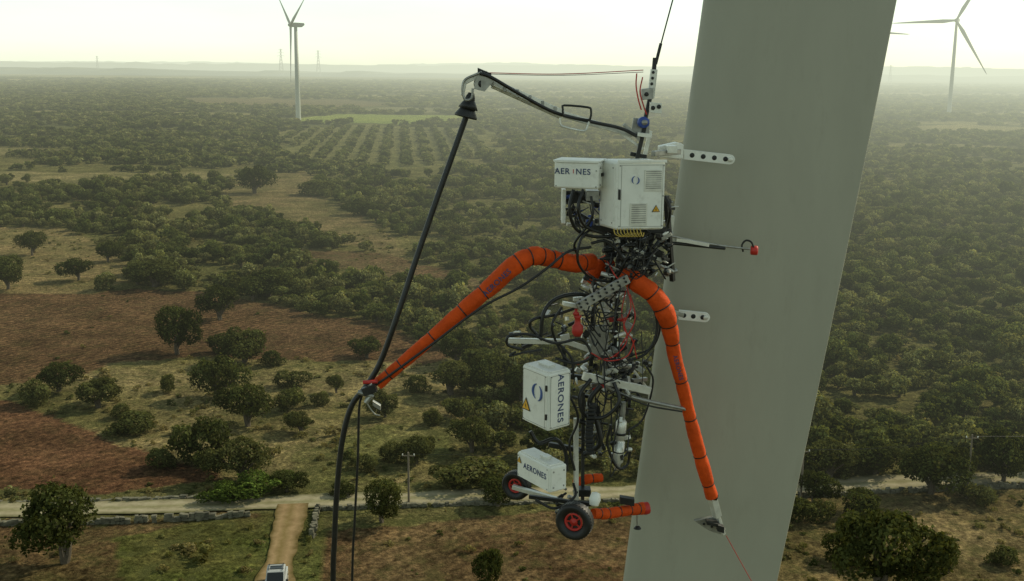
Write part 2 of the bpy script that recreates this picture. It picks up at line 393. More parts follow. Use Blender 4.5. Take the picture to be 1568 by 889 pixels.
# ------------------------------------------------------------ trees
def tree_mesh(name,seed,nlobe,nleaf,leaf,zb,mat,trunk=True,top=1.5,spread=0.7):
    r=np.random.default_rng(seed); cen=[];rad=[]
    lean=r.uniform(-0.15,0.15,2)
    for i in range(nlobe):
        a=r.uniform(0,2*math.pi); q=math.sqrt(r.uniform(0,1))*spread*(0.8+0.35*math.sin(a*2+seed)+0.15*math.sin(a*3+2*seed)); z=zb+ (top-zb)*(0.2+0.66*r.uniform(0,1)*(1-0.5*q))
        cen.append((q*math.cos(a)+lean[0],q*math.sin(a)+lean[1],z)); rad.append(r.uniform(0.15,0.40)*(1 if trunk else 0.95))
    cen=np.array(cen); rad=np.array(rad); tone=r.uniform(0.6,1.4,nlobe)
    w=rad**2; w/=w.sum(); li=r.choice(nlobe,nleaf*2,p=w)
    d=r.normal(size=(nleaf*2,3)); d[:,2]+=0.35; d/=np.linalg.norm(d,axis=1)[:,None]
    fr=r.uniform(0.72,1.12,nleaf*2)**1.0; fr=np.where(r.uniform(size=nleaf*2)<0.15,fr*1.25,fr)
    p=cen[li]+d*(rad[li]*fr)[:,None]*np.array([1,1,0.85])
    keep=np.ones(len(p),bool)
    for k in range(nlobe):
        ins=(np.linalg.norm((p-cen[k])/np.array([1,1,0.85]),axis=1)<rad[k]*0.72)&(li!=k); keep&=~ins
    keep&=p[:,2]>zb*0.6
    g=np.sin(p[:,0]*9+seed)*np.sin(p[:,1]*8.3+seed*2)*np.sin(p[:,2]*10+seed*3); keep&=~((g>0.36)&(r.uniform(size=len(p))<0.85))
    p=p[keep][:nleaf];d=d[keep][:nleaf];li=li[keep][:nleaf]; n=len(p)
    nm=d+r.normal(size=(n,3))*0.6; nm/=np.linalg.norm(nm,axis=1)[:,None]
    t=np.cross(nm,r.normal(size=(n,3))); t/=np.linalg.norm(t,axis=1)[:,None]; bt=np.cross(nm,t)
    s=leaf*r.uniform(0.5,1.4,n)[:,None]; s2=s*r.uniform(0.5,0.9,n)[:,None]
    V=np.stack([p-t*s,p-bt*s2+nm*s*0.2,p+t*s,p+bt*s2+nm*s*0.15],1).reshape(-1,3)
    Fc=np.arange(4*n).reshape(n,4)
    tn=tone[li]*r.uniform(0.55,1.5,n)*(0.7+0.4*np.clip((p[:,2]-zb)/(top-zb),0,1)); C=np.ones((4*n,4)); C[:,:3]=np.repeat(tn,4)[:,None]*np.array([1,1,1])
    mb=MB()
    if trunk:
        for k in range(2): 
            mb.tube([(0.03*k,0,-0.1,0.085),(0.04-0.1*k,0.03,zb*0.6,0.06),(0.08-0.2*k,0.02,zb+0.25,0.045)],m_bark,n=3,seg=7,wr=0.12)
        for k in range(min(nlobe,7)):
            c=cen[k]; mb.tube([(0.02,0.01,zb*0.6,0.045),(c[0]*.45,c[1]*.45,zb*0.6+(c[2]-zb*0.6)*.5,0.03),(c[0],c[1],c[2],0.012)],m_bark,n=3,seg=5)
    nb=len(mb.v); allv=[tuple(v) for v in V]+mb.v; allf=Fc.tolist()+[tuple(4*n+i for i in f) for f in mb.f]
    me=bpy.data.meshes.new(name); me.from_pydata(allv,[],allf)
    me.materials.append(mat); me.materials.append(m_bark)
    me.polygons.foreach_set('material_index',[0]*n+[1]*len(mb.f))
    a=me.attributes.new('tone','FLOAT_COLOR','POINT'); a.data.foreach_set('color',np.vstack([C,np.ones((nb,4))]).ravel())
    me.update(); return me
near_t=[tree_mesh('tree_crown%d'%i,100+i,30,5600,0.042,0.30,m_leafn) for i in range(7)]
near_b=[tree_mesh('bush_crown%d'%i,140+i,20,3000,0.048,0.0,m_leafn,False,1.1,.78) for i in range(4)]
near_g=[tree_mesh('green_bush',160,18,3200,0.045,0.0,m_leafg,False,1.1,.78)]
def make_coll(name,meshes):
    c=bpy.data.collections.new(name)
    for i,me in enumerate(meshes):
        c.objects.link(bpy.data.objects.new('%s_%02d'%(name,i),me))
    return c
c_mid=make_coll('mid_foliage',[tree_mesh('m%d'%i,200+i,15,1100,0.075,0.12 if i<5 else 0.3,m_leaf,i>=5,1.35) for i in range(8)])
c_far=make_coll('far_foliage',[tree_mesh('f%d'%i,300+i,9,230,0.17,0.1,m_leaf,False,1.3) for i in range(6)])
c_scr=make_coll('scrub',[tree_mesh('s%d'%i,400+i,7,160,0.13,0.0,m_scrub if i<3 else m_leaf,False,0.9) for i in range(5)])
def scatter(name,coll,nvar,pts,sc):
    n=len(pts); me=bpy.data.meshes.new(name); me.from_pydata(pts.tolist(),[],[])
    a=me.attributes.new('rot','FLOAT_VECTOR','POINT'); r=np.zeros((n,3)); r[:,2]=rng.uniform(0,6.28,n); a.data.foreach_set('vector',r.ravel())
    a=me.attributes.new('scl','FLOAT_VECTOR','POINT'); a.data.foreach_set('vector',sc.ravel())
    a=me.attributes.new('var','INT','POINT'); a.data.foreach_set('value',rng.integers(0,nvar,n).astype(np.int32))
    o=bpy.data.objects.new(name,me); link(o)
    g=bpy.data.node_groups.new(name+'_scatter','GeometryNodeTree')
    g.interface.new_socket('Geometry',in_out='INPUT',socket_type='NodeSocketGeometry'); g.interface.new_socket('Geometry',in_out='OUTPUT',socket_type='NodeSocketGeometry')
    N=g.nodes;L=g.links; gi=N.new('NodeGroupInput');go=N.new('NodeGroupOutput'); ci=N.new('GeometryNodeCollectionInfo')
    ci.inputs['Collection'].default_value=coll; ci.inputs['Separate Children'].default_value=True; ci.inputs['Reset Children'].default_value=True
    ip=N.new('GeometryNodeInstanceOnPoints'); ip.inputs['Pick Instance'].default_value=True
    def na(nm,dt):
        x=N.new('GeometryNodeInputNamedAttribute'); x.data_type=dt; x.inputs['Name'].default_value=nm
        return [s for s in x.outputs if s.enabled and s.name=='Attribute'][0]
    L.new(gi.outputs[0],ip.inputs['Points']); L.new(ci.outputs[0],ip.inputs['Instance'])
    L.new(na('rot','FLOAT_VECTOR'),ip.inputs['Rotation']); L.new(na('scl','FLOAT_VECTOR'),ip.inputs['Scale']); L.new(na('var','INT'),ip.inputs['Instance Index'])
    L.new(ip.outputs[0],go.inputs[0])
    md=o.modifiers.new('scatter','NODES'); md.node_group=g; return o
def grid(y0,y1,sfun,jit=0.45):
    P=[];y=y0;row=0
    while y<y1:
        s=sfun(y); hw=0.56*y+25; xs=np.arange(-hw,hw,s)+(row%2)*s/2
        P.append(np.stack([xs+rng.uniform(-jit,jit,len(xs))*s,y+rng.uniform(-jit,jit,len(xs))*s,np.full(len(xs),s)],1)); y+=s*0.88; row+=1
    return np.vstack(P)
def clearmask(x,y):
    wx,wy=wob(x,y); mk=np.zeros(len(x),bool)
    for k in CLEAR: mk|=inpoly(wx,wy,REG[k])
    return mk
A=grid(100,430,lambda y:2.9+max(0,y-130)*0.0065,0.6)
mk=clearmask(A[:,0],A[:,1]); gp=fbm(A[:,0],A[:,1],16,91); A=A[(~mk)&(gp>np.where(A[:,0]>15,0.27,0.38))]
n=len(A); sz=fbm(A[:,0],A[:,1],22,191); r=A[:,2]*rng.uniform(0.3,0.8,n)*(0.6+0.9*sz); big=rng.uniform(size=n)<0.10*sz*2; r=np.where(big,rng.uniform(2.4,4.2,n),r)
hh=np.where(big,r*rng.uniform(0.75,1.1,n),r*rng.uniform(0.6,1.05,n)); scatter('woodland_canopy',c_mid,8,np.stack([A[:,0],A[:,1],np.full(n,-0.2)],1),np.stack([r,r*rng.uniform(.85,1.2,n),hh],1))
B=grid(430,3600,lambda y:4.8+max(0,y-430)*0.0075,0.6)
mk=clearmask(B[:,0],B[:,1])|inpoly(B[:,0],B[:,1],ORCH); bd=fbm(B[:,0]*0.25,B[:,1],170,5); gp=fbm(B[:,0],B[:,1],40,93); B=B[(~mk)&(gp>0.38)&(~((bd>0.57)&(B[:,1]>600)&(rng.uniform(size=len(B))<.85)))]
n=len(B); r=B[:,2]*rng.uniform(0.3,0.85,n); hh=np.minimum(r*rng.uniform(0.6,1.0,n),rng.uniform(2.2,4.4,n))
scatter('distant_woodland',c_far,6,np.stack([B[:,0],B[:,1],np.full(n,-0.3)],1),np.stack([r,r,hh],1))
# orchard rows
ox=np.array(ORCH); gx,gy=np.meshgrid(np.arange(-300,300,10.5),np.arange(ox[:,1].min(),ox[:,1].max(),5.0)); gx=gx.ravel()-0.10*(gy.ravel()-600);gy=gy.ravel()
mk=inpoly(gx,gy,ORCH)&(rng.uniform(size=len(gx))>0.05); gx=gx[mk]+rng.uniform(-.7,.7,mk.sum()); gy=gy[mk]+rng.uniform(-.9,.9,mk.sum()); n=len(gx); r=rng.uniform(2.5,3.9,n)
scatter('olive_orchard',c_far,6,np.stack([gx,gy,gx*0-0.2],1),np.stack([r,r,r*.75],1))
# scrub in open ground
C=grid(86,300,lambda y:1.35+max(0,y-110)*0.006,0.5); wx2,wy2=wob(C[:,0],C[:,1])
dens=np.full(len(C),0.45)
for k,dv in (('c1',.25),('dry',.40),('plough',.03),('mound',.02),('gl',.45),('roadside',.55),('botL',.2),('botLg',.3),('botC',.12),('botR',.45),('verge',.5)):
    dens[inpoly(wx2,wy2,REG[k])]=dv
gp=fbm(C[:,0],C[:,1],7,55); dens*=np.clip((gp-0.35)*4,0.08,1.8)
def segd(px,py,uv):
    P=GP(uv); d=np.full(len(px),1e9)
    for i in range(len(P)-1):
        a=np.array(P[i]);b=np.array(P[i+1]);ab=b-a;t=np.clip(((px-a[0])*ab[0]+(py-a[1])*ab[1])/(ab@ab),0,1); d=np.minimum(d,np.hypot(px-a[0]-t*ab[0],py-a[1]-t*ab[1]))
    return d
d1=segd(C[:,0],C[:,1],[(-200,787),(0,781),(180,777),(400,770),(520,766),(720,759),(960,752),(1200,745),(1400,736),(1568,729),(1800,716)])
d2=segd(C[:,0],C[:,1],[(447,771),(440,800),(430,840),(420,890),(405,960)])
C=C[(rng.uniform(size=len(C))<dens)&(d1>1.9)&(d2>1.6)]; n=len(C); r=rng.uniform(0.15,0.75,n)**1.2+0.12; r=np.where(rng.uniform(size=n)<0.06,r*2.0,r)
scatter('scrub_vegetation',c_scr,5,np.stack([C[:,0],C[:,1],np.full(n,-0.15)],1),np.stack([r,r,r*rng.uniform(.5,1.1,n)],1))
# individual trees: (u base, v base, width px, height px, kind)
TR=[(100,866,128,112,'t'),(272,545,78,72,'t'),(337,492,60,54,'t'),(333,612,82,70,'t'),(380,655,82,66,'t'),(375,556,84,58,'t'),
(440,592,62,26,'b'),(442,628,56,34,'b'),(305,712,88,66,'b'),(372,738,92,66,'t'),(400,760,100,36,'g'),(90,600,62,44,'t'),(150,626,72,48,'t'),
(195,660,86,30,'b'),(258,600,30,28,'b'),(585,802,72,66,'t'),(636,712,66,46,'t'),(390,298,56,46,'t'),(515,602,26,30,'t'),(562,548,58,34,'t'),
(460,664,50,36,'t'),(690,606,84,52,'t'),(752,892,54,56,'b'),(1345,915,150,130,'t'),(1535,742,80,84,'t'),(1425,758,105,76,'t'),(1320,795,72,44,'b'),
(1246,770,62,46,'t'),(1252,800,52,32,'b'),(1290,862,78,48,'b'),(722,694,74,56,'t'),(712,745,112,44,'b'),(762,775,74,44,'t'),(165,402,42,34,'t'),
(120,430,52,34,'t'),(50,392,44,34,'t'),(12,445,56,50,'t'),(236,440,92,40,'t'),(412,455,84,46,'t'),(320,720,60,34,'b'),(590,640,56,46,'t'),
(640,600,46,26,'b'),(350,765,70,26,'g'),(440,752,60,30,'t'),(60,620,60,34,'b'),(255,715,60,30,'b'),(1210,800,54,40,'b'),(1500,770,56,26,'b'),(1400,905,70,50,'b'),
(520,760,50,24,'b'),(600,705,60,30,'b'),(560,720,46,26,'b'),(490,620,34,22,'b'),(420,560,44,24,'b'),(700,560,70,60,'t'),(740,600,80,60,'t'),(800,620,80,60,'t'),
(480,300,70,24,'b'),(560,330,60,22,'b'),(420,360,70,28,'b'),(500,378,60,22,'b'),(190,640,40,22,'b'),(340,540,60,30,'b'),(700,640,60,36,'b'),(660,650,40,26,'b'),
(1270,735,90,60,'t'),(1340,728,90,56,'t'),(1480,720,80,50,'t'),(1450,870,60,34,'b'),(1530,860,50,26,'b')]
for i,(u,v,w,h,k) in enumerate(TR):
    p=G(u,v-h*0.06); dist=(p-Vector((0,0,CAMZ))).length; mpx=dist/F
    ms={'t':near_t,'b':near_b,'g':near_g}[k]; me=ms[i%len(ms)]; top=1.5 if k=='t' else 1.1
    o=bpy.data.objects.new({'t':'carob_tree','b':'mastic_bush','g':'green_bush'}[k],me); link(o)
    o.location=(p.x,p.y,-0.15); o.rotation_euler=(0,0,random.uniform(0,6.28)); sw=w*mpx/1.85; o.scale=(sw,sw*random.uniform(.9,1.1),h*mpx*0.97/top)

# ------------------------------------------------------------ distant hills
def ridge(name,Yd,hmax,seed,base):
    xs=np.linspace(-0.9*Yd,0.9*Yd,500); vs=[];fs=[]
    h=base+hmax*fbm(xs,xs*0,Yd*0.16,seed)+6*vn(xs,xs*0,60,seed+5)+9*(vn(xs,xs*0,140,seed+8)>0.62)
    for i,x in enumerate(xs): vs+= [(x,Yd-600,-2),(x,Yd,h[i]),(x,Yd+900,h[i]*0.6)]
    for i in range(len(xs)-1):
        b=i*3; fs+=[(b,b+3,b+4,b+1),(b+1,b+4,b+5,b+2)]
    me=bpy.data.meshes.new(name); me.from_pydata(vs,[],fs); me.materials.append(m_hill); link(bpy.data.objects.new(name,me))
ridge('distant_hills',5200,18,4,4); ridge('distant_hills',9500,50,9,30); ridge('distant_hills',17000,90,15,40)

# ------------------------------------------------------------ wind turbines
def turbine(ub,vb,vh,uh,L_px,cosy,side,thetas):
    p=G(ub,vb); Yb=p.y; hub=R(uh,vh,Yb); hz=hub.z; dist=(p-Vector((0,0,CAMZ))).length; L=L_px*dist/F
    e=empty('wind_turbine',(p.x,p.y,0)); mb=MB()
    mb.lathe([(2.3,-1),(2.2,0),(1.9,hz*.4),(1.35,hz-1.8),(0,hz-1.8)],(p.x,p.y,0),(0,0,1),m_turb); mb.done('tower',e)
    ax=Vector((-side*math.sqrt(1-cosy**2),-cosy,0)); e1=Vector((cosy,-side*math.sqrt(1-cosy**2),0)); Z=Vector((0,0,1))
    top=Vector((p.x,p.y,hz)); mb=MB()
    mb.prism([top+ax*3+Z*-1.7,top+ax*3.2+Z*1.4,top+ax*1+Z*2.0,top-ax*7+Z*1.7,top-ax*7.4+Z*0.2,top-ax*5-Z*1.7],e1*3.4,m_turb)
    o=mb.done('nacelle',e,0.3); o.location=o.location-e1*1.7
    hc=top+ax*4.2; mb=MB(); mb.lathe([(1.7,-1.3),(1.7,0.4),(1.3,1.5),(0.6,2.2),(0,2.4)],hc,ax,m_turb); mb.done('hub',e)
    for i,t in enumerate(thetas):
        t=math.radians(t); d=Z*math.cos(t)+e1*math.sin(t); c=d.cross(ax); mb=MB(); vs=[];fs=[]
        prof=[(0,1.1,1.1),(0.06,1.2,1.0),(0.2,2.0,0.6),(0.45,1.4,0.35),(0.75,0.85,0.2),(0.95,0.45,0.1),(1,0.1,0.05)]
        for q,w,th in prof:
            c0=hc+d*(L*q); 
            for k in range(8):
                a=k*math.pi/4; vs.append(c0+c*(math.cos(a)*w-0.35*(w-1.1 if w>1.1 else 0))+ax*math.sin(a)*th)
        for j in range(len(prof)-1):
            for k in range(8): fs.append((j*8+k,j*8+(k+1)%8,(j+1)*8+(k+1)%8,(j+1)*8+k))
        mb.add(vs,fs,m_turb,True); mb.done('rotor_blade_%d'%(i+1),e)
turbine(457,183,38,453,84,0.45,1,(186,304,66))
turbine(1453,175,31,1462,86,0.86,1,(268,28,148))
turbine(1300,170,47,1303,76,0.9,1,(94,214,334))
# pylons
def pylon(u,v,hpx):
    p=G(u,v); dist=p.length; h=hpx*dist/F; mb=MB(); w=h*0.09; t=h*0.005
    def pt(k,z): 
        q=w*(1-0.8*min(1,z/0.8)); return Vector((p.x+(q if k in(0,1) else -q),p.y+(q if k in (1,2) else -q),z*h))
    for k in range(4): mb.tube([(*pt(k,0),t),(*pt(k,0.8),t),(*pt(k,1),t)],m_pylon,n=1,seg=4,interp=False)
    lv=[0,.22,.4,.54,.66,.76,.86,1]
    for a,b2 in zip(lv,lv[1:]):
        for k in range(4):
            mb.tube([(*pt(k,a),t*.6),(*pt((k+1)%4,b2),t*.6)],m_pylon,seg=4); mb.tube([(*pt((k+1)%4,a),t*.6),(*pt(k,b2),t*.6)],m_pylon,seg=4)
    for z,l in ((.74,.14),(.85,.12),(.96,.09)):
        mb.tube([(p.x-l*h,p.y,z*h,t*.7),(p.x,p.y,(z+.03)*h,t),(p.x+l*h,p.y,z*h,t*.7)],m_pylon,seg=4,interp=False)
    mb.done('electricity_pylon')
for u,v,hp in ((431,117,40),(488,117,38),(150,112,24),(1362,130,28)): pylon(u,v,hp)
# utility poles + wires
def pole(u,v,h):
    p=G(u,v); mb=MB(); mb.tube([(p.x,p.y,-.3,.13),(p.x,p.y,h,.09)],m_wood,seg=8); mb.tube([(p.x-.7,p.y,h-.4,.06),(p.x+.7,p.y,h-.4,.06)],m_wood,seg=6)
    for s in (-.6,.6): mb.lathe([(.0,0),(.07,.02),(.05,.12),(.07,.16),(0,.22)],(p.x+s,p.y,h-.36),(0,0,1),m_white,8)
    mb.done('utility_pole'); return Vector((p.x,p.y,h-.2))
p1=pole(1480,760,7.0); p2=pole(1226,762,5.6); p3=pole(626,768,5.5); p4=pole(1760,740,7.0)
mb=MB()
for a,b2 in ((p1,p2),(p1,p4),(p2,p3)):
    for s in (-.6,.6):
        mm=(a+b2)/2; mb.tube([(a.x+s,a.y,a.z,.014),(mm.x+s,mm.y,mm.z-.5,.014),(b2.x+s,b2.y,b2.z,.014)],m_dark,seg=4,n=8)
mb.done('overhead_wire')

# ------------------------------------------------------------ pickup truck on track
def pickup():
    c=G(423,903); d=(G(430,840)-G(415,930)); d.z=0; d.normalize(); fwd=-d; rt=Vector((fwd.y,-fwd.x,0)); Z=Vector((0,0,1))
    e=empty('pickup_truck',(c.x,c.y,0.03)); base=Vector((c.x,c.y,0.03))
    P=lambda a,s,z: base+fwd*a+rt*s+Z*z
    mb=MB(); w=0.9
    mb.prism([P(-2.4,-w,.45),P(-2.4,-w,1.05),P(.9,-w,1.08),P(2.2,-w,.98),P(2.45,-w,.8),P(2.45,-w,.42)],rt*2*w,m_car); mb.done('body',e,0.06)
    mb=MB(); w2=.78
    mb.prism([P(-1.5,-w2,1.05),P(-1.35,-w2,1.75),P(-1.1,-w2,1.82),P(.15,-w2,1.82),P(.95,-w2,1.07)],rt*2*w2,m_car); mb.done('cabin',e,0.07)
    mb=MB()
    mb.prism([P(.27,-.68,1.74),P(.27,.68,1.74),P(.93,.72,1.12),P(.93,-.72,1.12)],(fwd*.02+Z*.02),m_glass)
    for s in (-1,1): mb.prism([P(-1.2,s*w2,1.2),P(-1.1,s*w2,1.68),P(.05,s*w2,1.68),P(.6,s*w2,1.2)],rt*s*.012,m_glass)
    mb.prism([P(-.9,-.5,1.822),P(-.2,-.5,1.822),P(-.2,.5,1.822),P(-.9,.5,1.822)],Z*.012,m_glass)
    mb.done('windows',e)
    mb=MB()
    for s in (-.6,.6): mb.tube([(*P(-1.2,s,1.9),.03),(*P(.1,s,1.9),.03)],m_dark,seg=6)
    for a in (-1.0,-.1): mb.tube([(*P(a,-.7,1.92),.025),(*P(a,.7,1.92),.025)],m_dark,seg=6)
    mb.done('roof_rack',e)
    for i,(a,s) in enumerate(((1.6,1),(1.6,-1),(-1.5,1),(-1.5,-1))):
        mb=MB(); cc=P(a,s*.82,.36); mb.lathe([(0,.11),(.2,.11),(.22,.08),(.33,.11),(.37,.07),(.37,-.07),(.33,-.11),(0,-.11)],cc,rt*s,m_black,20); mb.lathe([(0,.13),(.19,.12),(.21,.10)],cc,rt*s,m_alu,16); mb.done('wheel_%d'%(i+1),e)
    mb=MB()
    for s in (-.68,.68): mb.cbox(P(2.46,s,.78),rt*.16,fwd*.03,Z*.08,m_glass)
    mb.cbox(P(2.47,0,.5),rt*.85,fwd*.05,Z*.07,m_dark)
    for s in (-1,1): mb.cbox(P(.62,s*.98,1.15),rt*.09,fwd*.05,Z*.08,m_dark)
    mb.done('lights_bumper_mirrors',e,0.01)
pickup()

# ------------------------------------------------------------ turbine blade (foreground)
e=empty('wind_turbine_blade',R(1180,450,9.6)); mb=MB()
LE=[(-60,1086),(0,1078),(100,1064),(230,1045),(400,1025),(500,1009),(600,992),(740,973),(889,955),(980,944)]
TE=[(-60,1382),(0,1372),(240,1326),(400,1295),(600,1252),(750,1214),(889,1190),(980,1172)]
NS=28; vs=[];fs=[]; rows=np.linspace(-900,1500,50)
pl=np.polyfit([t[0] for t in LE],[t[1]-1 for t in LE],2); pt_=np.polyfit([t[0] for t in TE],[t[1]+1 for t in TE],2)
for v in rows:
    vv=min(max(v,-60),980)
    lu=np.polyval(pl,vv)+(v-vv)*np.polyval(np.polyder(pl),vv); tu=np.polyval(pt_,vv)+(v-vv)*np.polyval(np.polyder(pt_),vv)
    tw=0.10-0.00012*(v-450)
    a=R(lu,v,9.62); ch=R(tu,v,9.62).x-a.x
    bx=R(tu,v,9.62+ch*tw).x
    bq=Vector((bx,9.62+ch*tw,a.z)); c=bq-a; ch=c.length
    nrm=Vector((-c.y,c.x,0)).normalized()
    for k in range(2*NS):
        if k<NS: s=(1-math.cos(math.pi*k/NS))/2; sg=-1
        else: s=(1-math.cos(math.pi*(2*NS-k)/NS))/2; sg=1
        yt=5*0.2*(0.2969*math.sqrt(s)-0.126*s-0.3516*s*s+0.2843*s**3-0.1015*s**4)*ch
        vs.append(a+c*s+nrm*sg*yt*(1.05 if sg<0 else .8))
n2=2*NS
for i in range(len(rows)-1):
    for k in range(n2): fs.append((i*n2+k,(i+1)*n2+k,(i+1)*n2+(k+1)%n2,i*n2+(k+1)%n2))
mb.add(vs,fs,m_blade,True); o=mb.done('blade_shell',e)
# ------------------------------------------------------------ robot
ROB=empty('blade_maintenance_robot',R(950,430,8.8))
Zv=Vector((0,0,1)); px=0.0052
def P4(l,rpx=None):
    out=[]
    for q in l:
        if len(q)==4: u,v,y,rr=q
        else: u,v,y=q; rr=rpx
        p=R(u,v,y); out.append((p.x,p.y,p.z,rr*px))
    return out
class Cab:
    def __init__(s,A,L,Rv,h): s.A=Vector(A);s.L=Vector(L);s.R=Vector(Rv);s.h=h
    def body(s,name,m=m_white,bev=0.018):
        mb=MB(); mb.box(s.A-Zv*s.h,s.R,s.L,Zv*s.h,m); return mb.done(name,ROB,bev,3)
    def fr(s,side):
        if side=='L': return s.A+s.L,-s.L,(-s.R).normalized()
        if side=='R': return s.A,s.R,(-s.L).normalized()
    def plate(s,mb,side,x0,x1,y0,y1,t,m,off=0.0):
        if side=='T':
            O=s.A+s.L*y0+s.R*x0+Zv*off; mb.box(O,s.R*(x1-x0),s.L*(y1-y0),Zv*t,m); return
        O,X,N=s.fr(side); O=O+X*x0-Zv*s.h*y0+N*off
        mb.box(O,X*(x1-x0),-Zv*s.h*(y1-y0),N*t,m)
    def pt(s,side,x,y,off=0.004):
        O,X,N=s.fr(side); return O+X*x-Zv*s.h*y+N*off
    def screws(s,mb,side,pts,r=.006):
        O,X,N=s.fr(side)
        for x,y in pts: mb.lathe([(r,0),(r,.009),(r*.5,.011),(0,.011)],s.pt(side,x,y,0),N,m_grey,10)
    def seam(s,mb,side,x0,x1,y0,y1,off,t=.0015):
        O,X,N=s.fr(side); wx=.0035/X.length; wy=.0035/s.h
        for a,b_,c_,d_ in ((x0,x1,y0,y0+wy),(x0,x1,y1-wy,y1),(x0,x0+wx,y0+wy,y1-wy),(x1-wx,x1,y0+wy,y1-wy)): s.plate(mb,side,a,b_,c_,d_,t,m_grey,off)
    def warn(s,mb,side,x,y,w):
        O,X,N=s.fr(side); C=s.pt(side,x,y,.002); Xn=X.normalized()
        tri=lambda k,dz:[C-Xn*w*k-Zv*(w*.55*k-dz),C+Xn*w*k-Zv*(w*.55*k-dz),C+Zv*(w*1.15*k+dz)]
        mb.prism(tri(1,0),N*.002,m_black); mb.prism([p+N*.002 for p in tri(.78,0)],N*.0015,m_yel)
        mb.prism([p+N*.0035 for p in (C+Zv*w*.4,C-Xn*w*.12+Zv*w*.0,C+Xn*w*.1-Zv*w*.3)],N*.001,m_black)
    def logo(s,mb,side,x,y,r):
        O,X,N=s.fr(side); C=s.pt(side,x,y,.003); Xn=X.normalized()
        for ph in (0,math.pi):
            pts=[]
            for k in range(9):
                a=ph+math.radians(100+k*18); rr=r*(1.0-0.09*k/8); q=C+Xn*math.cos(a)*rr+Zv*math.sin(a)*rr*1.1
                pts.append((q.x,q.y,q.z,r*(.07+.24*math.sin(math.pi*min(1,k/7.5)))))
            mb.tube([(a_,b_,c_,d_*.6) for a_,b_,c_,d_ in pts],m_ink2,n=2,seg=6)
m_ink2=simple('logo_blue',(0.06,0.11,0.30),0.5)
# upper left cabinet
A1=R(917,249,8.35); c1=Cab(A1,(-0.335,0.10,0),(0.07,0.235,0),0.205); c1.body('upper_left_cabinet')
mb=MB(); c1.plate(mb,'L',.0,1.0,-.06,.02,.012,m_white)
c1.screws(mb,'L',[(.05,.3),(.95,.3),(.05,.9),(.95,.9)]); c1.screws(mb,'R',[(.2,.2),(.8,.2),(.2,.85),(.8,.85)],.008); c1.plate(mb,'R',.35,.65,.42,.55,.01,m_dark)
c1.plate(mb,'T',-.03,1.03,-.02,1.02,.012,m_white,.002); mb.done('upper_left_cabinet_trim',ROB,.003)
text('AER  NES',c1.pt('L',.42,.36,.003),-c1.L,Zv,.063,m_ink,ROB); mb=MB(); c1.plate(mb,'L',.43,.445,.27,.42,.003,m_red); mb.done('lettering_accent',ROB)
mb=MB(); mb.box(R(861,290,8.6),(0.03,0,0),(0,.2,0),-Zv*.27,m_white); mb.box(R(866,292,8.75),(.24,0,0),(0,.01,0),-Zv*.1,m_dark)
mb.box(R(898,292,8.5),(.10,0,0),(0,.15,0),-Zv*.08,m_grey); mb.done('cabinet_bracket',ROB,.005)
# main cabinet
A2=R(946,247,8.3); c2=Cab(A2,(-0.115,0.26,0),(0.375,0.07,0),0.525); c2.body('main_cabinet',bev=.022)
mb=MB(); c2.plate(mb,'R',.03,.97,.03,.97,.008,m_white); c2.plate(mb,'R',.0,1.,-.02,.02,.014,m_white)
for x0,x1,y0,y1 in ((.54,.92,.12,.43),(.26,.62,.60,.93)):
    c2.plate(mb,'R',x0,x1,y0,y1,.006,m_alu,.008)
    for k in range(9):
        yy=y0+.02+(y1-y0-.04)*k/9; c2.plate(mb,'R',x0+.03,x1-.03,yy,yy+(y1-y0)/26,.003,m_grey,.0142)
c2.screws(mb,'R',[(.05,.06),(.95,.06),(.05,.94),(.95,.94),(.05,.5),(.95,.5)],.007)
c2.plate(mb,'L',.1,.9,.04,.96,.006,m_white); c2.screws(mb,'L',[(.2,.1),(.8,.1),(.2,.9),(.8,.9)],.007); c2.plate(mb,'R',.02,.05,.4,.55,.02,m_dark)
mb.done('main_cabinet_trim',ROB,.002)
mb=MB(); c2.seam(mb,'R',.07,.93,.05,.95,.0082)
_o=c2.A.copy(); c2.A=c2.A+c2.fr('R')[2]*.010; c2.logo(mb,'R',.36,.27,.028); c2.warn(mb,'R',.80,.70,.032); c2.A=_o; mb.done('main_cabinet_logo',ROB)
# lower cabinet
A3=R(840,573,8.25); c3=Cab(A3,(-0.20,0.30,0),(0.185,0.155,0),0.47); c3.body('lower_cabinet',bev=.018)
mb=MB(); c3.plate(mb,'L',.04,.96,.03,.97,.006,m_white); c3.plate(mb,'R',.05,.95,.03,.97,.005,m_white); c3.plate(mb,'T',.06,.94,.06,.94,.008,m_white)
c3.screws(mb,'L',[(.08,.06),(.92,.06),(.08,.94),(.92,.94)]); c3.screws(mb,'R',[(.12,.06),(.9,.06),(.12,.94),(.9,.94)]); c3.plate(mb,'T',.35,.65,.3,.7,.02,m_alu,.008)
c3.plate(mb,'L',.93,.97,.2,.3,.015,m_dark); c3.plate(mb,'L',.93,.97,.7,.8,.015,m_dark); mb.done('lower_cabinet_trim',ROB,.002)
mb=MB(); c3.seam(mb,'L',.05,.90,.05,.95,.0062); c3.seam(mb,'R',.08,.92,.05,.95,.0052)
_o=c3.A.copy(); c3.A=_o+c3.fr('L')[2]*.008; c3.logo(mb,'L',.62,.38,.062); c3.warn(mb,'L',.19,.70,.062); c3.A=_o; mb.done('lower_cabinet_logo',ROB)
text('AERONES',c3.pt('R',.52,.46,.007),-Zv,c3.R,.085,m_ink,ROB)
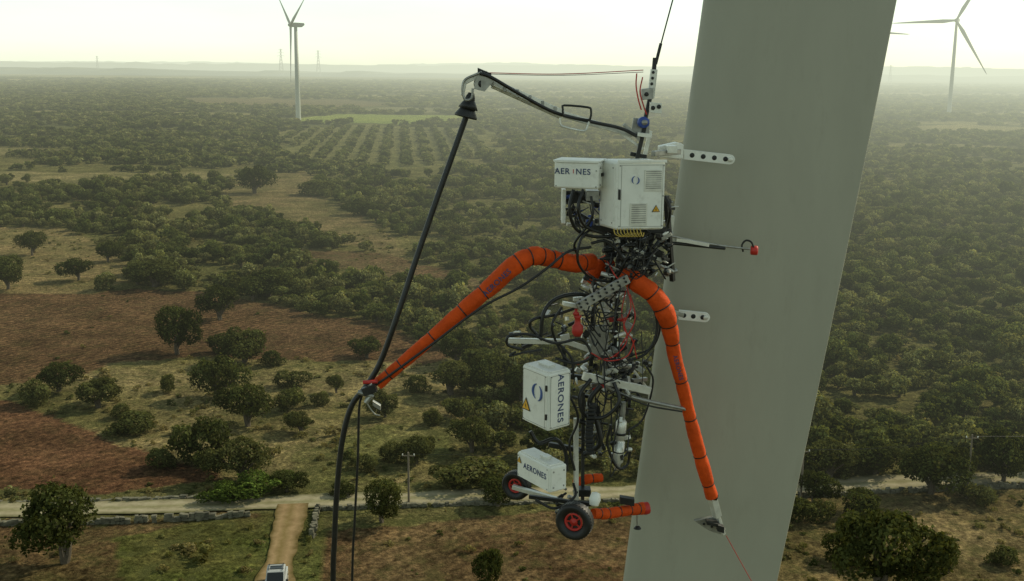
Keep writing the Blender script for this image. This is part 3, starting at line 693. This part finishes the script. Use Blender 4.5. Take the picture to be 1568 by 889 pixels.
# lowest cabinet
A4=R(842,716,8.2); c4=Cab(A4,(-0.255,0.38,0),(0.14,0.095,0),0.215); c4.body('battery_cabinet',bev=.016)
mb=MB(); c4.plate(mb,'L',.03,.97,.05,.95,.006,m_white); c4.plate(mb,'R',.08,.92,.06,.94,.005,m_white); c4.screws(mb,'L',[(.06,.12),(.94,.12),(.06,.88),(.94,.88)]); c4.screws(mb,'R',[(.2,.2),(.8,.2),(.2,.8),(.8,.8)],.008)
c4.plate(mb,'T',.1,.9,.05,.95,.01,m_white); c4.plate(mb,'T',.3,.7,.3,.45,.025,m_alu,.01); mb.done('battery_cabinet_trim',ROB,.002)
mb=MB(); _o=c4.A.copy(); c4.A=_o+c4.fr('L')[2]*.008; c4.warn(mb,'L',.10,.3,.03); c4.A=_o; mb.done('battery_cabinet_sign',ROB)
text('AERONES',c4.pt('L',.57,.42,.008),-c4.L,Zv,.068,m_ink,ROB)
# orange sleeves
def sleeve(name,pts,bands):
    mb=MB(); C=catmull(P4(pts),14); ph=random.uniform(0,6)
    for i in range(len(C)): C[i][3]*=1+0.02*math.sin(i*.43+ph)+0.03*math.sin(i*.19)
    for k in bands:   # fabric pinched in at each strap
        j=int(k*(len(C)-2))
        for dj,f in ((-1,.97),(0,.92),(1,.92),(2,.97)):
            if 0<=j+dj<len(C): C[j+dj][3]*=f
    mb.tube([tuple(c) for c in C],m_orange,seg=20,interp=False,wr=.02); mb.done(name,ROB)
    mb=MB()
    for k in bands:
        i=int(k*(len(C)-2)); a,b2=C[i],C[i+1]; d=(b2-a)[:3]; d=d/np.linalg.norm(d)*.0045; mb.tube([(*(a[:3]-d),a[3]*1.06),(*(a[:3]+d),a[3]*1.06)],m_black,seg=20)
    mb.done(name+'_straps',ROB); return C
CL=sleeve('left_hose_sleeve',[(906,400,8.75,13),(880,403,8.6,14),(845,396,8.5,14),(815,392,8.4,14),(785,408,8.35,15),(750,440,8.35,13),(700,482,8.3,11),(640,535,8.25,10),(578,588,8.2,9)],(.09,.22,.27,.33,.4,.47,.66,.74,.84,.94,.98))
CR=sleeve('right_hose_sleeve',[(958,420,8.7,13),(975,432,8.6,15),(1000,450,8.6,15),(1018,478,8.6,15),(1027,510,8.65,13),(1033,545,8.7,10.5),(1045,590,8.75,10.5),(1058,645,8.8,10.5),(1074,705,8.85,11),(1090,760,8.9,11)],(.1,.22,.31,.4,.5,.66,.78,.88,.97))
sleeve('rear_hose_sleeve',[(935,398,9.0,12),(915,412,8.95,13),(900,430,8.95,10)],(.3,.8))
def alongtext(C,k,size):
    i=int(k*(len(C)-2)); c=C[i]; d=Vector(C[i+3][:3]-C[i-3][:3]).normalized(); return c,d
c,d=alongtext(CL,.60,.05); text('AERONES',Vector(c[:3])+Vector((0,-c[3]*1.08,0)),-d,Zv,.06,m_ink,ROB)
c,d=alongtext(CR,.60,.05); text('AERONES',Vector(c[:3])+Vector((0,-c[3]*1.08,0)),d,(1,0,0),.05,m_ink,ROB)
# hoses
mb=MB()
mb.tube(P4([(716,172,8.3),(706,200,8.3),(690,245,8.28),(665,315,8.25),(636,400,8.2),(606,490,8.15),(582,555,8.15),(560,592,8.15),(538,622,8.15),(524,675,8.15),(516,750,8.15),(512,830,8.15),(510,900,8.15),(508,1250,8.15)],4.3),m_hose,n=10,seg=12)
mb.tube(P4([(556,600,8.2),(550,625,8.2),(548,700,8.2),(543,800,8.2),(539,900,8.2),(534,1250,8.2)],1.9),m_hose,n=8,seg=8)
mb.tube(P4([(905,378,8.5),(870,385,8.4),(838,410,8.3),(795,440,8.25),(735,472,8.22),(660,528,8.18),(600,572,8.15),(566,596,8.15)],2.0),m_hose,n=8,seg=8)
mb.done('supply_hose',ROB)
mb=MB()
mb.lathe([(.022,-.0),(.035,.03),(.04,.06),(.034,.075),(.05,.11),(.085,.17),(.085,.185),(.02,.18)],R(722,142,8.3),R(712,183,8.3)-R(722,142,8.3),m_black,24); 
mb.lathe([(.02,0),(.055,.05),(.075,.09),(.02,.09)],R(721,148,8.3),R(712,183,8.3)-R(722,142,8.3),m_black,24); mb.done('hose_bell_guide',ROB)
mb=MB()
for q in ((566,588,575,600),(548,600,572,606),(570,604,560,616)):
    a=R(q[0],q[1],8.1); b2=R(q[2],q[3],8.1); mb.tube([(*a,.02),(*b2,.02)],m_grey,seg=8)
mb.tube(P4([(572,592,8.1),(560,610,8.12),(572,632,8.15),(582,636,8.15)],1.2),m_grey,seg=6); mb.cbox(R(566,596,8.1),(.05,0,.02),(0,.03,0),(-.01,0,.03),m_dark)
mb.tube(P4([(556,585,8.12),(578,584,8.12)],3),m_red,seg=8); mb.cbox(R(577,620,8.15),(.03,0,-.02),(0,.02,0),(.0,0,.02),m_grey); mb.done('hose_coupling',ROB,.003)
# boom
mb=MB()
def bar(mb,l,w,m=m_alu,h=None):
    for a,b2 in zip(l,l[1:]):
        p=R(*a);q=R(*b2); d=(q-p); s=d.cross(Zv).normalized()*w*px; t=d.cross(s).normalized()*(h or w)*px; mb.box(p-s-t,d,s*2,t*2,m)
bar(mb,[(742,120,8.3),(862,174,8.5)],4,m_alu,5); bar(mb,[(862,175,8.5),(968,205,8.7)],3.5,m_alu,4.5)
bar(mb,[(752,132,8.36),(858,180,8.55)],2); bar(mb,[(740,112,8.3),(712,126,8.3)],3); bar(mb,[(712,126,8.3),(708,146,8.3)],2.5)
for t in np.linspace(.1,.9,6):
    a=R(742+120*t,120+54*t,8.3+.2*t); mb.cbox(a,(.012,0,0),(0,.03,0),(0,0,.03),m_grey)
mb.done('boom_beam',ROB,.004)
mb=MB()
mb.tube(P4([(735,112,8.22),(752,118,8.22),(800,146,8.3),(850,172,8.38),(905,186,8.45),(950,196,8.55),(975,208,8.6)],2.6),m_hose,seg=8)
mb.tube(P4([(738,110,8.22),(728,114,8.22),(712,122,8.22),(708,136,8.22),(712,152,8.22),(722,150,8.22),(724,135,8.22)],1.8),m_grey,seg=8)
mb.lathe([(0,-.03),(.045,-.03),(.05,-.025),(.038,0),(.05,.025),(.045,.03),(0,.03)],R(736,128,8.28),(0.2,-1,0),m_grey,20); mb.lathe([(0,-.04),(.026,-.04),(.026,.04),(0,.04)],R(736,128,8.28),(0.2,-1,0),m_dark,14); mb.cbox(R(742,112,8.3),(.05,0,-.02),(0,.06,0),(0,0,.02),m_dark)
mb.prism([R(728,118,8.24),R(745,108,8.24),R(756,124,8.24),R(742,140,8.24),R(726,136,8.24)],(0,.015,0),m_grey); mb.done('boom_head',ROB)
mb=MB()
for l in ([(862,166),(864,161),(900,164),(905,169),(904,180),(899,183),(866,178),(862,172)],[(858,180),(858,190),(864,194),(890,200),(898,198),(902,186)]):
    q=[(u,v,8.36) for u,v in l]; 
    if len(l)==8: q.append(q[0])
    mb.tube(P4(q,1.6),m_dark if len(l)==8 else m_alu,n=3,seg=8)
mb.done('boom_handles',ROB)
mb=MB()
mb.tube(P4([(742,111,8.3),(860,113,8.5),(985,107,8.7)],.7),m_red,seg=6); mb.tube(P4([(745,113,8.32),(860,115,8.52),(985,110,8.72)],.5),m_dark,seg=6)
mb.tube(P4([(975,112,8.65),(974,130,8.65),(977,150,8.6),(982,168,8.6)],1.1),m_red,seg=6); mb.tube(P4([(984,118,8.65),(980,140,8.62),(985,160,8.6),(990,175,8.6)],1.1),m_red,seg=6); mb.done('boom_stay_rope',ROB)
# suspension
mb=MB()
mb.tube(P4([(1008,82,8.8),(1030,0,8.8),(1065,-140,8.8),(1170,-560,8.8)],1.2),m_dark,seg=6,interp=False)
mb.tube(P4([(1012,66,8.8),(1004,98,8.8)],2.4),m_black,seg=8); mb.tube(P4([(1003,88,8.8),(1001,110,8.8),(998,135,8.8),(992,165,8.78),(986,190,8.75)],3.4),m_black,seg=8)
mb.done('suspension_rope',ROB)
mb=MB()
bar(mb,[(1001,106,8.72),(995,150,8.72)],4.5,m_alu,4.5); bar(mb,[(1004,106,8.82),(999,150,8.82)],4.5,m_alu,2.5)
for t in (.1,.3,.5,.7,.9): mb.lathe([(0,.0),(.012,.0),(.012,-.006),(0,-.006)],R(1001-6*t,106+44*t,8.695),(0,1,0),m_black,12)  # plate holes are black discs, dark by colour instead of depth
mb.box(R(983,136,8.62),(.09,0,.01),(0,.08,0),-Zv*.085,m_grey); mb.box(R(996,156,8.62),(.09,0,-.01),(0,.06,0),-Zv*.08,m_alu)
for a in ((1000,165),(1009,163),(990,144)): mb.lathe([(0,0),(.017,0),(.017,-.006),(0,-.006)],R(*a,8.614),(0,1,0),m_black,14)
mb.done('sling_plates',ROB,.003)
mb=MB(); mb.lathe([(0,-.03),(.04,-.03),(.045,0),(.04,.03),(0,.03)],R(985,187,8.6),(.3,-1,0),m_blue,20); mb.lathe([(0,-.04),(.02,-.04),(.02,.04),(0,.04)],R(985,187,8.58),(.3,-1,0),m_grey,14); mb.done('load_sheave',ROB)
mb=MB()
bar(mb,[(955,190,8.65),(982,215,8.65)],2.6,m_grey); bar(mb,[(950,203,8.7),(985,228,8.7)],2.2,m_alu); bar(mb,[(988,190,8.65),(975,244,8.65)],3,m_dark); bar(mb,[(996,200,8.75),(986,244,8.75)],3,m_alu)
bar(mb,[(976,205,8.6),(998,208,8.6)],3,m_alu); bar(mb,[(965,235,8.7),(990,240,8.7)],3,m_dark); mb.prism([R(970,180,8.66),R(995,182,8.66),R(994,206,8.66),R(966,206,8.66)],(0,.03,0),m_grey)
mb.done('mast_foot',ROB,.003)
# pads on blade
def pad(name,u0,v0,u1,v1,h,y,hole_discs):
    mb=MB(); a=R(u0,v0,y); b2=R(u1,v1,y); d=b2-a; hh=h*px; poly=[a+Zv*hh,a-Zv*hh]
    for k in range(7):
        an=-math.pi/2+math.pi*k/6; poly.append(b2+Vector((math.cos(an)*hh,0,math.sin(an)*hh)))
    mb.prism(poly,(0,.035,0),m_white)
    for t in np.linspace(.18,.9,hole_discs): mb.lathe([(0,-.003),(hh*.5,-.003),(hh*.5,.002),(0,.002)],a+d*t,(0,1,0),m_black,14)  # no cut-outs: black discs carry the shade of the pad holes
    mb.lathe([(0,-.02),(.02,-.02),(.02,.0)],b2,(0,1,0),m_alu,12)
    mb.done(name,ROB,.003)
pad('upper_blade_pad',1047,236,1118,244,8,9.2,4); pad('lower_blade_pad',1040,482,1080,486,8,9.15,3)
mb=MB(); mb.prism([R(1010,224,9.0),R(1010,240,9.0),R(1030,243,9.1),R(1046,243,9.15),R(1047,221,9.15),R(1036,218,9.1)],(0,.12,0),m_white)
mb.cbox(R(1028,228,8.95),(.04,0,0),(0,.06,0),(0,0,.03),m_alu); bar(mb,[(1000,235,8.8),(1040,232,9.05)],4,m_grey); bar(mb,[(1005,470,8.9),(1045,482,9.1)],3.5,m_grey); mb.done('pad_brackets',ROB,.004)
# probe rod w/ red wheel
mb=MB()
mb.tube(P4([(1022,360,8.8),(1060,368,8.9),(1105,376,9.0),(1148,381,9.1)],1.8),m_grey,seg=8); mb.tube(P4([(1030,372,8.85),(1080,377,8.95),(1110,380,9.0)],2.6),m_dark,seg=8); bar(mb,[(1035,366,8.85),(1085,375,8.92)],2.6,m_alu)
mb.tube(P4([(1138,385,9.1),(1136,375,9.1),(1142,368,9.1),(1150,370,9.1),(1154,378,9.1)],1.6),m_dark,seg=8)
mb.lathe([(0,-.03),(.034,-.03),(.04,-.02),(.04,.02),(.034,.03),(0,.03)],R(1155,383,9.12),(1,-.3,0),m_red,18); mb.done('probe_arm',ROB)
# spine frame
mb=MB()
bar(mb,[(900,349,8.6),(1018,352,8.7)],3,m_dark,5); bar(mb,[(905,352,8.95),(1020,356,9.0)],3,m_grey,4)
bar(mb,[(1020,300,8.75),(1030,430,8.85)],3.5,m_dark); bar(mb,[(1028,330,8.9),(1022,372,8.9)],5,m_alu)
for u0,v0,u1,v1,y,w in ((955,350,948,440,8.85,5),(985,350,968,440,8.9,5),(1000,355,985,420,8.8,3),(925,350,935,420,8.8,3),(975,350,990,425,8.7,2.5)): bar(mb,[(u0,v0,y),(u1,v1,y+.05)],w,m_dark)
bar(mb,[(884,470,8.38),(962,426,8.5)],3,m_grey,7); bar(mb,[(878,458,8.6),(940,452,8.7)],3,m_alu); bar(mb,[(862,464,8.45),(905,472,8.5)],5,m_alu,3)
bar(mb,[(930,455,8.8),(925,600,8.85)],3.5,m_alu); bar(mb,[(945,450,8.85),(938,600,8.9)],3,m_dark); bar(mb,[(908,470,8.75),(905,560,8.8)],3,m_dark); bar(mb,[(962,440,8.85),(958,580,8.9)],2.5,m_grey)
bar(mb,[(775,521,8.4),(868,523,8.6)],3.5,m_alu,4); bar(mb,[(868,523,8.6),(930,545,8.75)],3.5,m_alu,4); bar(mb,[(862,530,8.6),(866,560,8.6)],3,m_dark)
mb.prism([R(900,500,8.65),R(928,498,8.65),R(934,520,8.65),R(915,552,8.65),R(903,535,8.65)],(0,.02,0),m_grey)
bar(mb,[(893,575,8.5),(995,598,8.7)],4,m_alu,6); bar(mb,[(905,590,8.6),(990,580,8.9)],3,m_grey)
bar(mb,[(882,640,8.6),(882,770,8.55)],3.6,m_alu); bar(mb,[(893,600,8.7),(892,765,8.65)],2.5,m_dark); bar(mb,[(870,575,8.7),(905,580,8.7)],4,m_dark); bar(mb,[(840,680,8.7),(895,690,8.7)],4,m_dark)
bar(mb,[(785,745,8.75),(900,778,8.5)],3.5,m_alu); bar(mb,[(810,760,8.5),(905,772,8.4)],3,m_dark); bar(mb,[(965,560,8.9),(995,600,8.95)],2,m_alu)
mb.done('spine_frame',ROB,.003)
mb=MB()
for row in (-2.8,2.8):
    for t in np.linspace(.06,.94,8):
        c=R(884+78*t+row*.5,470-44*t+row,8.352+.12*t); mb.lathe([(0,-.004),(.009,-.004),(.009,.01),(0,.01)],c,(0.1,1,0),m_black,10)  # shade of the beam holes put in as raised black discs
mb.done('beam_hole_discs',ROB)
# guide rod from robot to sleeve
mb=MB(); mb.tube(P4([(905,575,8.6),(940,598,8.65),(985,612,8.7),(1050,626,8.75)],3.2),m_grey,seg=10); mb.tube(P4([(948,602,8.62),(990,620,8.66),(1045,630,8.7)],1.4),m_dark,seg=8); mb.done('guide_rod',ROB)
# small hardware clutter (valves, fittings, motors)
mb=MB(); rr=random.Random(5)
def clutter(u0,u1,v0,v1,n,ms):
    for _ in range(n):
        u=rr.uniform(u0,u1); v=rr.uniform(v0,v1); y=rr.uniform(8.55,9.0); p=R(u,v,y); m=rr.choice(ms); a=rr.uniform(0,6.28); t=rr.uniform(-.6,.6)
        X=Vector((math.cos(a)*math.cos(t),math.sin(a)*math.cos(t),math.sin(t))); Yq=X.cross(Zv).normalized(); Zq=X.cross(Yq)
        k=rr.random()
        if k<.5: mb.cbox(p,X*rr.uniform(.012,.05),Yq*rr.uniform(.008,.02),Zq*rr.uniform(.008,.022),m)
        elif k<.86: r_=rr.uniform(.008,.022); l=rr.uniform(.02,.07); mb.lathe([(0,-l),(r_,-l),(r_,l*.4),(r_*.6,l*.5),(r_*.6,l),(0,l)],p,X,m,12)
        else: mb.tube([(*(p-X*.06),.006),(*(p+X*.06),.006)],m,seg=6)
DK=[m_dark,m_dark,m_black,m_grey,m_alu]
clutter(868,925,295,345,34,DK+[m_blue]); clutter(925,1025,352,425,110,DK+[m_dark]); clutter(890,965,425,480,40,DK+[m_alu]); clutter(890,975,480,600,80,DK+[m_red,m_alu]); clutter(855,905,560,600,14,DK)
clutter(880,925,600,700,24,DK); clutter(930,995,545,610,34,[m_alu,m_grey,m_dark]); clutter(855,900,740,790,18,DK); clutter(940,970,610,700,16,DK); clutter(780,830,505,530,10,DK); clutter(835,880,455,520,14,DK)
clutter(1018,1030,300,420,22,DK)
mb.done('fittings_and_valves',ROB,.002)
# cables
mb=MB()
named=[([(912,345,8.5),(890,365,8.4),(885,400,8.4),(905,425,8.5),(940,432,8.6)],2),([(1018,300,8.7),(1026,320,8.65),(1020,350,8.7),(1000,380,8.6)],2.4),
([(878,290,8.45),(872,320,8.42),(882,350,8.45),(910,362,8.5),(950,360,8.5)],2.6),([(893,290,8.4),(885,318,8.35),(895,345,8.4),(925,358,8.45)],2.2),
([(905,300,8.42),(908,325,8.4),(900,345,8.42),(880,372,8.45),(885,392,8.5)],2),
([(830,520,8.4),(812,500,8.38),(818,488,8.38),(850,482,8.5),(885,470,8.55)],2.4),([(828,515,8.4),(832,480,8.4),(850,458,8.45),(885,450,8.5),(920,460,8.6)],3),
([(800,535,8.3),(778,528,8.3),(780,514,8.3),(812,512,8.35),(850,525,8.4),(890,520,8.5),(905,545,8.5),(880,556,8.5),(850,548,8.5)],2.2),
([(790,538,8.3),(780,545,8.3),(800,540,8.3),(830,535,8.4)],1.6),([(975,440,8.6),(1000,470,8.6),(1006,505,8.6),(990,540,8.6),(955,552,8.6),(920,545,8.6)],2.2),
([(985,450,8.7),(1010,490,8.7),(1000,530,8.7),(965,545,8.7)],1.8),([(905,580,8.5),(888,605,8.45),(895,635,8.45),(925,638,8.5),(948,615,8.5),(940,585,8.55)],3),
([(920,590,8.5),(903,615,8.5),(915,650,8.5),(918,680,8.5),(895,695,8.55)],4.2),([(812,660,8.4),(825,678,8.4),(850,672,8.45),(865,690,8.5),(868,720,8.5)],3.2),
([(870,600,8.5),(885,640,8.5),(872,680,8.5),(880,720,8.5)],2),([(935,650,8.6),(930,680,8.6),(945,715,8.6),(960,712,8.65),(965,690,8.65)],2.2),
([(860,470,8.5),(845,500,8.45),(860,540,8.5),(880,560,8.5)],2),([(855,525,8.5),(875,548,8.5),(878,575,8.5)],2),([(990,560,8.8),(1000,585,8.8),(985,640,8.8),(960,660,8.75)],1.6),
([(820,765,8.4),(850,778,8.35),(880,760,8.4),(878,740,8.5)],2.2),([(940,432,8.6),(955,400,8.5),(930,370,8.5),(905,372,8.5)],2.4)]
for l,w in named: mb.tube(P4(l,w),m_hose,n=8,seg=8)
for (u0,u1,v0,v1,k) in ((930,1015,352,420,34),(885,960,420,500,18),(890,985,480,600,24),(870,925,295,350,12),(875,930,590,700,12),(935,965,600,720,6)):
    for _ in range(k):
        a=(rr.uniform(u0,u1),rr.uniform(v0,v1)); b2=(rr.uniform(u0,u1),rr.uniform(v0,v1)); y=rr.uniform(8.45,8.85); mid=((a[0]+b2[0])/2+rr.uniform(-14,14),max(a[1],b2[1])+rr.uniform(-4,16))
        mb.tube(P4([(*a,y),(*mid,y-.04),(*b2,y+.05)],rr.uniform(.7,1.4)),rr.choice([m_hose,m_hose,m_black,m_dark]),n=6,seg=6)
mb.done('cable_harness',ROB)
mb=MB()
for l in ([(960,440,8.55),(966,470,8.5),(955,500,8.5),(968,520,8.5),(975,548,8.55)],[(958,445,8.6),(952,480,8.55),(960,520,8.55),(940,545,8.5),(915,550,8.5)],[(905,540,8.45),(930,552,8.45),(960,545,8.5),(972,520,8.5)],[(965,450,8.55),(972,490,8.5),(950,530,8.5)],[(930,400,8.6),(945,425,8.5),(965,430,8.5)]): mb.tube(P4(l,1.0),m_red,n=8,seg=6)
mb.done('red_air_lines',ROB)
mb=MB(); 
for k in range(9): 
    mb.tube(P4([(940+k*5,350,8.3),(942+k*5,358,8.28),(952+k*4,362,8.28),(962+k*3,356,8.3)],.8),m_brass,seg=6)
mb.done('brass_fittings',ROB)
mb=MB(); mb.lathe([(0,0),(.03,0),(.045,.03),(.045,.08),(.025,.1),(.022,.14),(.03,.15),(.03,.17),(0,.17)],R(884,514,8.45),(0,0,1),m_red,18); mb.lathe([(0,0),(.025,0),(.025,.02),(.012,.03),(.012,.05),(0,.05)],R(882,482,8.45),(0,0,1),m_red,14); mb.done('red_beacon',ROB)
# sprayer cylinder
mb=MB(); a=R(952,642,8.65); b2=R(946,706,8.65); d=b2-a; l=d.length
mb.lathe([(0,0),(.03,.0),(.045,.02),(.045,l*.45),(.036,l*.46),(.036,l*.52),(.045,l*.53),(.045,l),(.025,l+.02),(.025,l+.07),(0,l+.07)],a,d,m_alu,20)
mb.lathe([(0,0),(.048,0),(.048,.02),(0,.02)],a+d*.3,d,m_dark,20); mb.lathe([(0,0),(.048,0),(.048,.01),(0,.01)],a+d*.75,d,m_dark,20); mb.tube(P4([(955,615,8.65),(953,645,8.65)],4),m_grey,seg=10); mb.done('spray_cylinder',ROB)
mb=MB()
for k in range(13):
    t=k/12; u=908-6*math.sin(t*2.4); v=620+72*t; c=R(u,v,8.42); mb.cbox(c,(.032,0,0),(0,.03,0),(0,0,.0125),m_black)
mb.done('cable_chain',ROB,.004)
# wheels
def wheel(name,C,A,Rr,w):
    mb=MB(); k=Rr
    mb.lathe([(k*.55,-w*.5),(k*.85,-w),(k*.97,-w*.8),(k,-w*.3),(k,w*.3),(k*.97,w*.8),(k*.85,w),(k*.55,w*.6),(k*.5,w*.3)],C,A,m_black,36)
    mb.lathe([(k*.50,w*.45),(k*.50,w*.62),(k*.42,w*.66),(k*.38,w*.3)],C,A,m_red,30); mb.lathe([(0,w*.3),(k*.40,w*.3)],C,A,m_dark,30); mb.lathe([(k*.20,w*.3),(k*.22,w*.5),(k*.13,w*.55),(0,w*.8)],C,A,m_red,20)
    A=Vector(A).normalized(); U=A.cross(Zv).normalized(); V=A.cross(U)
    for i in range(5):
        an=i*2*math.pi/5; d=U*math.cos(an)+V*math.sin(an); t=A.cross(d); C2=Vector(C)+A*w*.38; mb.box(C2+d*k*.2-t*k*.035,d*k*.24,t*k*.07,A*w*.15,m_red)
    for i in range(36):
        an=i*2*math.pi/36; d=U*math.cos(an)+V*math.sin(an); t=A.cross(d); mb.cbox(Vector(C)+d*k*.995,t*k*.045,A*w*.6,d*k*.02,m_black)
    mb.done(name,ROB)
wheel('drive_wheel_front',R(880,797,8.15),(-.35,-.9,.0),.148,.055); wheel('drive_wheel_rear',R(791,742,8.85),(-.45,-.85,.0),.125,.05)
mb=MB(); mb.tube(P4([(880,797,8.2),(884,775,8.5)],5),m_dark,seg=10); mb.tube(P4([(791,742,8.9),(850,765,8.7)],4),m_dark,seg=10); mb.done('axles',ROB)
sleeve('lower_roller_sleeve',[(908,786,8.45,8),(930,786,8.55,9),(955,782,8.65,9),(984,778,8.8,10)],(.15,.35,.6,.8,.95))
sleeve('rear_roller_sleeve',[(880,740,8.8,7),(900,733,8.85,8),(921,731,8.9,7)],(.3,.7))
mb=MB(); mb.lathe([(0,-.03),(.05,-.03),(.055,0),(.05,.03),(0,.03)],R(988,778,8.8),(1,.3,.05),m_red,18); mb.lathe([(0,-.06),(.035,-.05),(.048,0),(.035,.05),(0,.06)],R(911,764,8.3),(.2,.3,1),m_white,18)
mb.cbox(R(960,766,8.65),(.06,0,-.01),(0,.03,0),(0,0,.03),m_black); mb.tube(P4([(975,785,8.8),(976,805,8.8)],1.5),m_grey,seg=8); mb.lathe([(0,0),(.035,0),(.02,.02),(0,.03)],R(976,809,8.8),(0,0,1),m_dark,14)
mb.cbox(R(895,752,8.6),(.05,0,0),(0,.05,0),(0,0,.03),m_dark); mb.done('roller_ends',ROB,.002)
# right tool foot
mb=MB()
bar(mb,[(1091,762,8.92),(1098,790,8.95)],6,m_alu,6); mb.tube(P4([(1086,757,8.9),(1098,760,8.9)],7),m_black,seg=12)
mb.prism([R(1063,797,9.0),R(1098,790,9.0),R(1112,812,9.0),R(1108,820,9.0),R(1085,812,9.0)],(0,.04,0),m_grey); bar(mb,[(1098,785,8.95),(1108,818,9.0)],3,m_alu)
for u,v in ((1078,802),(1090,806),(1104,813)): mb.lathe([(0,-.004),(.012,-.004),(.012,0)],R(u,v,8.995),(0,1,0),m_black,10)
mb.cbox(R(1090,800,8.95),(.05,0,-.01),(0,.04,0),(0,0,.015),m_dark); mb.cbox(R(1103,808,8.93),(.03,0,-.01),(0,.03,0),(0,0,.03),m_black); mb.done('tool_foot',ROB,.003)
mb=MB(); mb.tube(P4([(1112,820,9.0),(1152,892,9.0),(1320,1200,9.0)],.7),m_red,seg=6,interp=False); mb.done('tag_line',ROB)

# ------------------------------------------------------------ light
w=bpy.data.worlds.new('World'); S.world=w; w.use_nodes=True; nt=w.node_tree; nt.nodes.clear()
sky=nt.nodes.new('ShaderNodeTexSky'); sky.sky_type='NISHITA'; sky.sun_disc=False; sky.sun_elevation=SUN_EL; sky.sun_rotation=SUN_AZ; sky.altitude=50
sky.air_density=1.0; sky.dust_density=1.0; sky.ozone_density=1.0
c1n=mixc(nt,sky.outputs[0],(0.052,0.055,0.048),1.0,'MULTIPLY')
tc=nt.nodes.new('ShaderNodeTexCoord'); sp=nt.nodes.new('ShaderNodeSeparateXYZ'); nt.links.new(tc.outputs['Generated'],sp.inputs[0])
hz=ramp(nt,sp.outputs['Z'],[(0.0,(0.78,0.82,0.64)),(0.02,(0.77,0.86,0.74)),(0.09,(0.68,0.82,0.74)),(0.35,(0.33,0.39,0.34)),(1.0,(0.18,0.21,0.19))])
mpn=nt.nodes.new('ShaderNodeMapping'); mpn.inputs['Scale'].default_value=(1,1,6); nt.links.new(tc.outputs['Generated'],mpn.inputs[0])
cl=ramp(nt,noise(nt,mpn.outputs[0],3.0,5,0.55),[(0.35,(0.95,0.95,0.95)),(0.65,(1.06,1.06,1.06))])
hz=mixc(nt,hz,cl,1.0,'MULTIPLY')
tot=mixc(nt,c1n,hz,1.0,'ADD')
bg=nt.nodes.new('ShaderNodeBackground'); bg.inputs['Strength'].default_value=1.0; out=nt.nodes.new('ShaderNodeOutputWorld')
nt.links.new(tot,bg.inputs[0]); nt.links.new(bg.outputs[0],out.inputs[0])
sl=bpy.data.lights.new('sun','SUN'); sl.energy=3.4; sl.angle=math.radians(0.8); sl.color=(1.0,0.91,0.68)
so=bpy.data.objects.new('sun',sl); S.collection.objects.link(so)
sd=Vector((math.sin(SUN_AZ)*math.cos(SUN_EL),math.cos(SUN_AZ)*math.cos(SUN_EL),math.sin(SUN_EL))); so.rotation_euler=sd.to_track_quat('Z','Y').to_euler(); so.location=(50,50,200)
S.view_settings.view_transform='Standard'; S.view_settings.look='None'; S.view_settings.exposure=0; S.view_settings.gamma=1
print('counts',len(A),len(B),len(C))
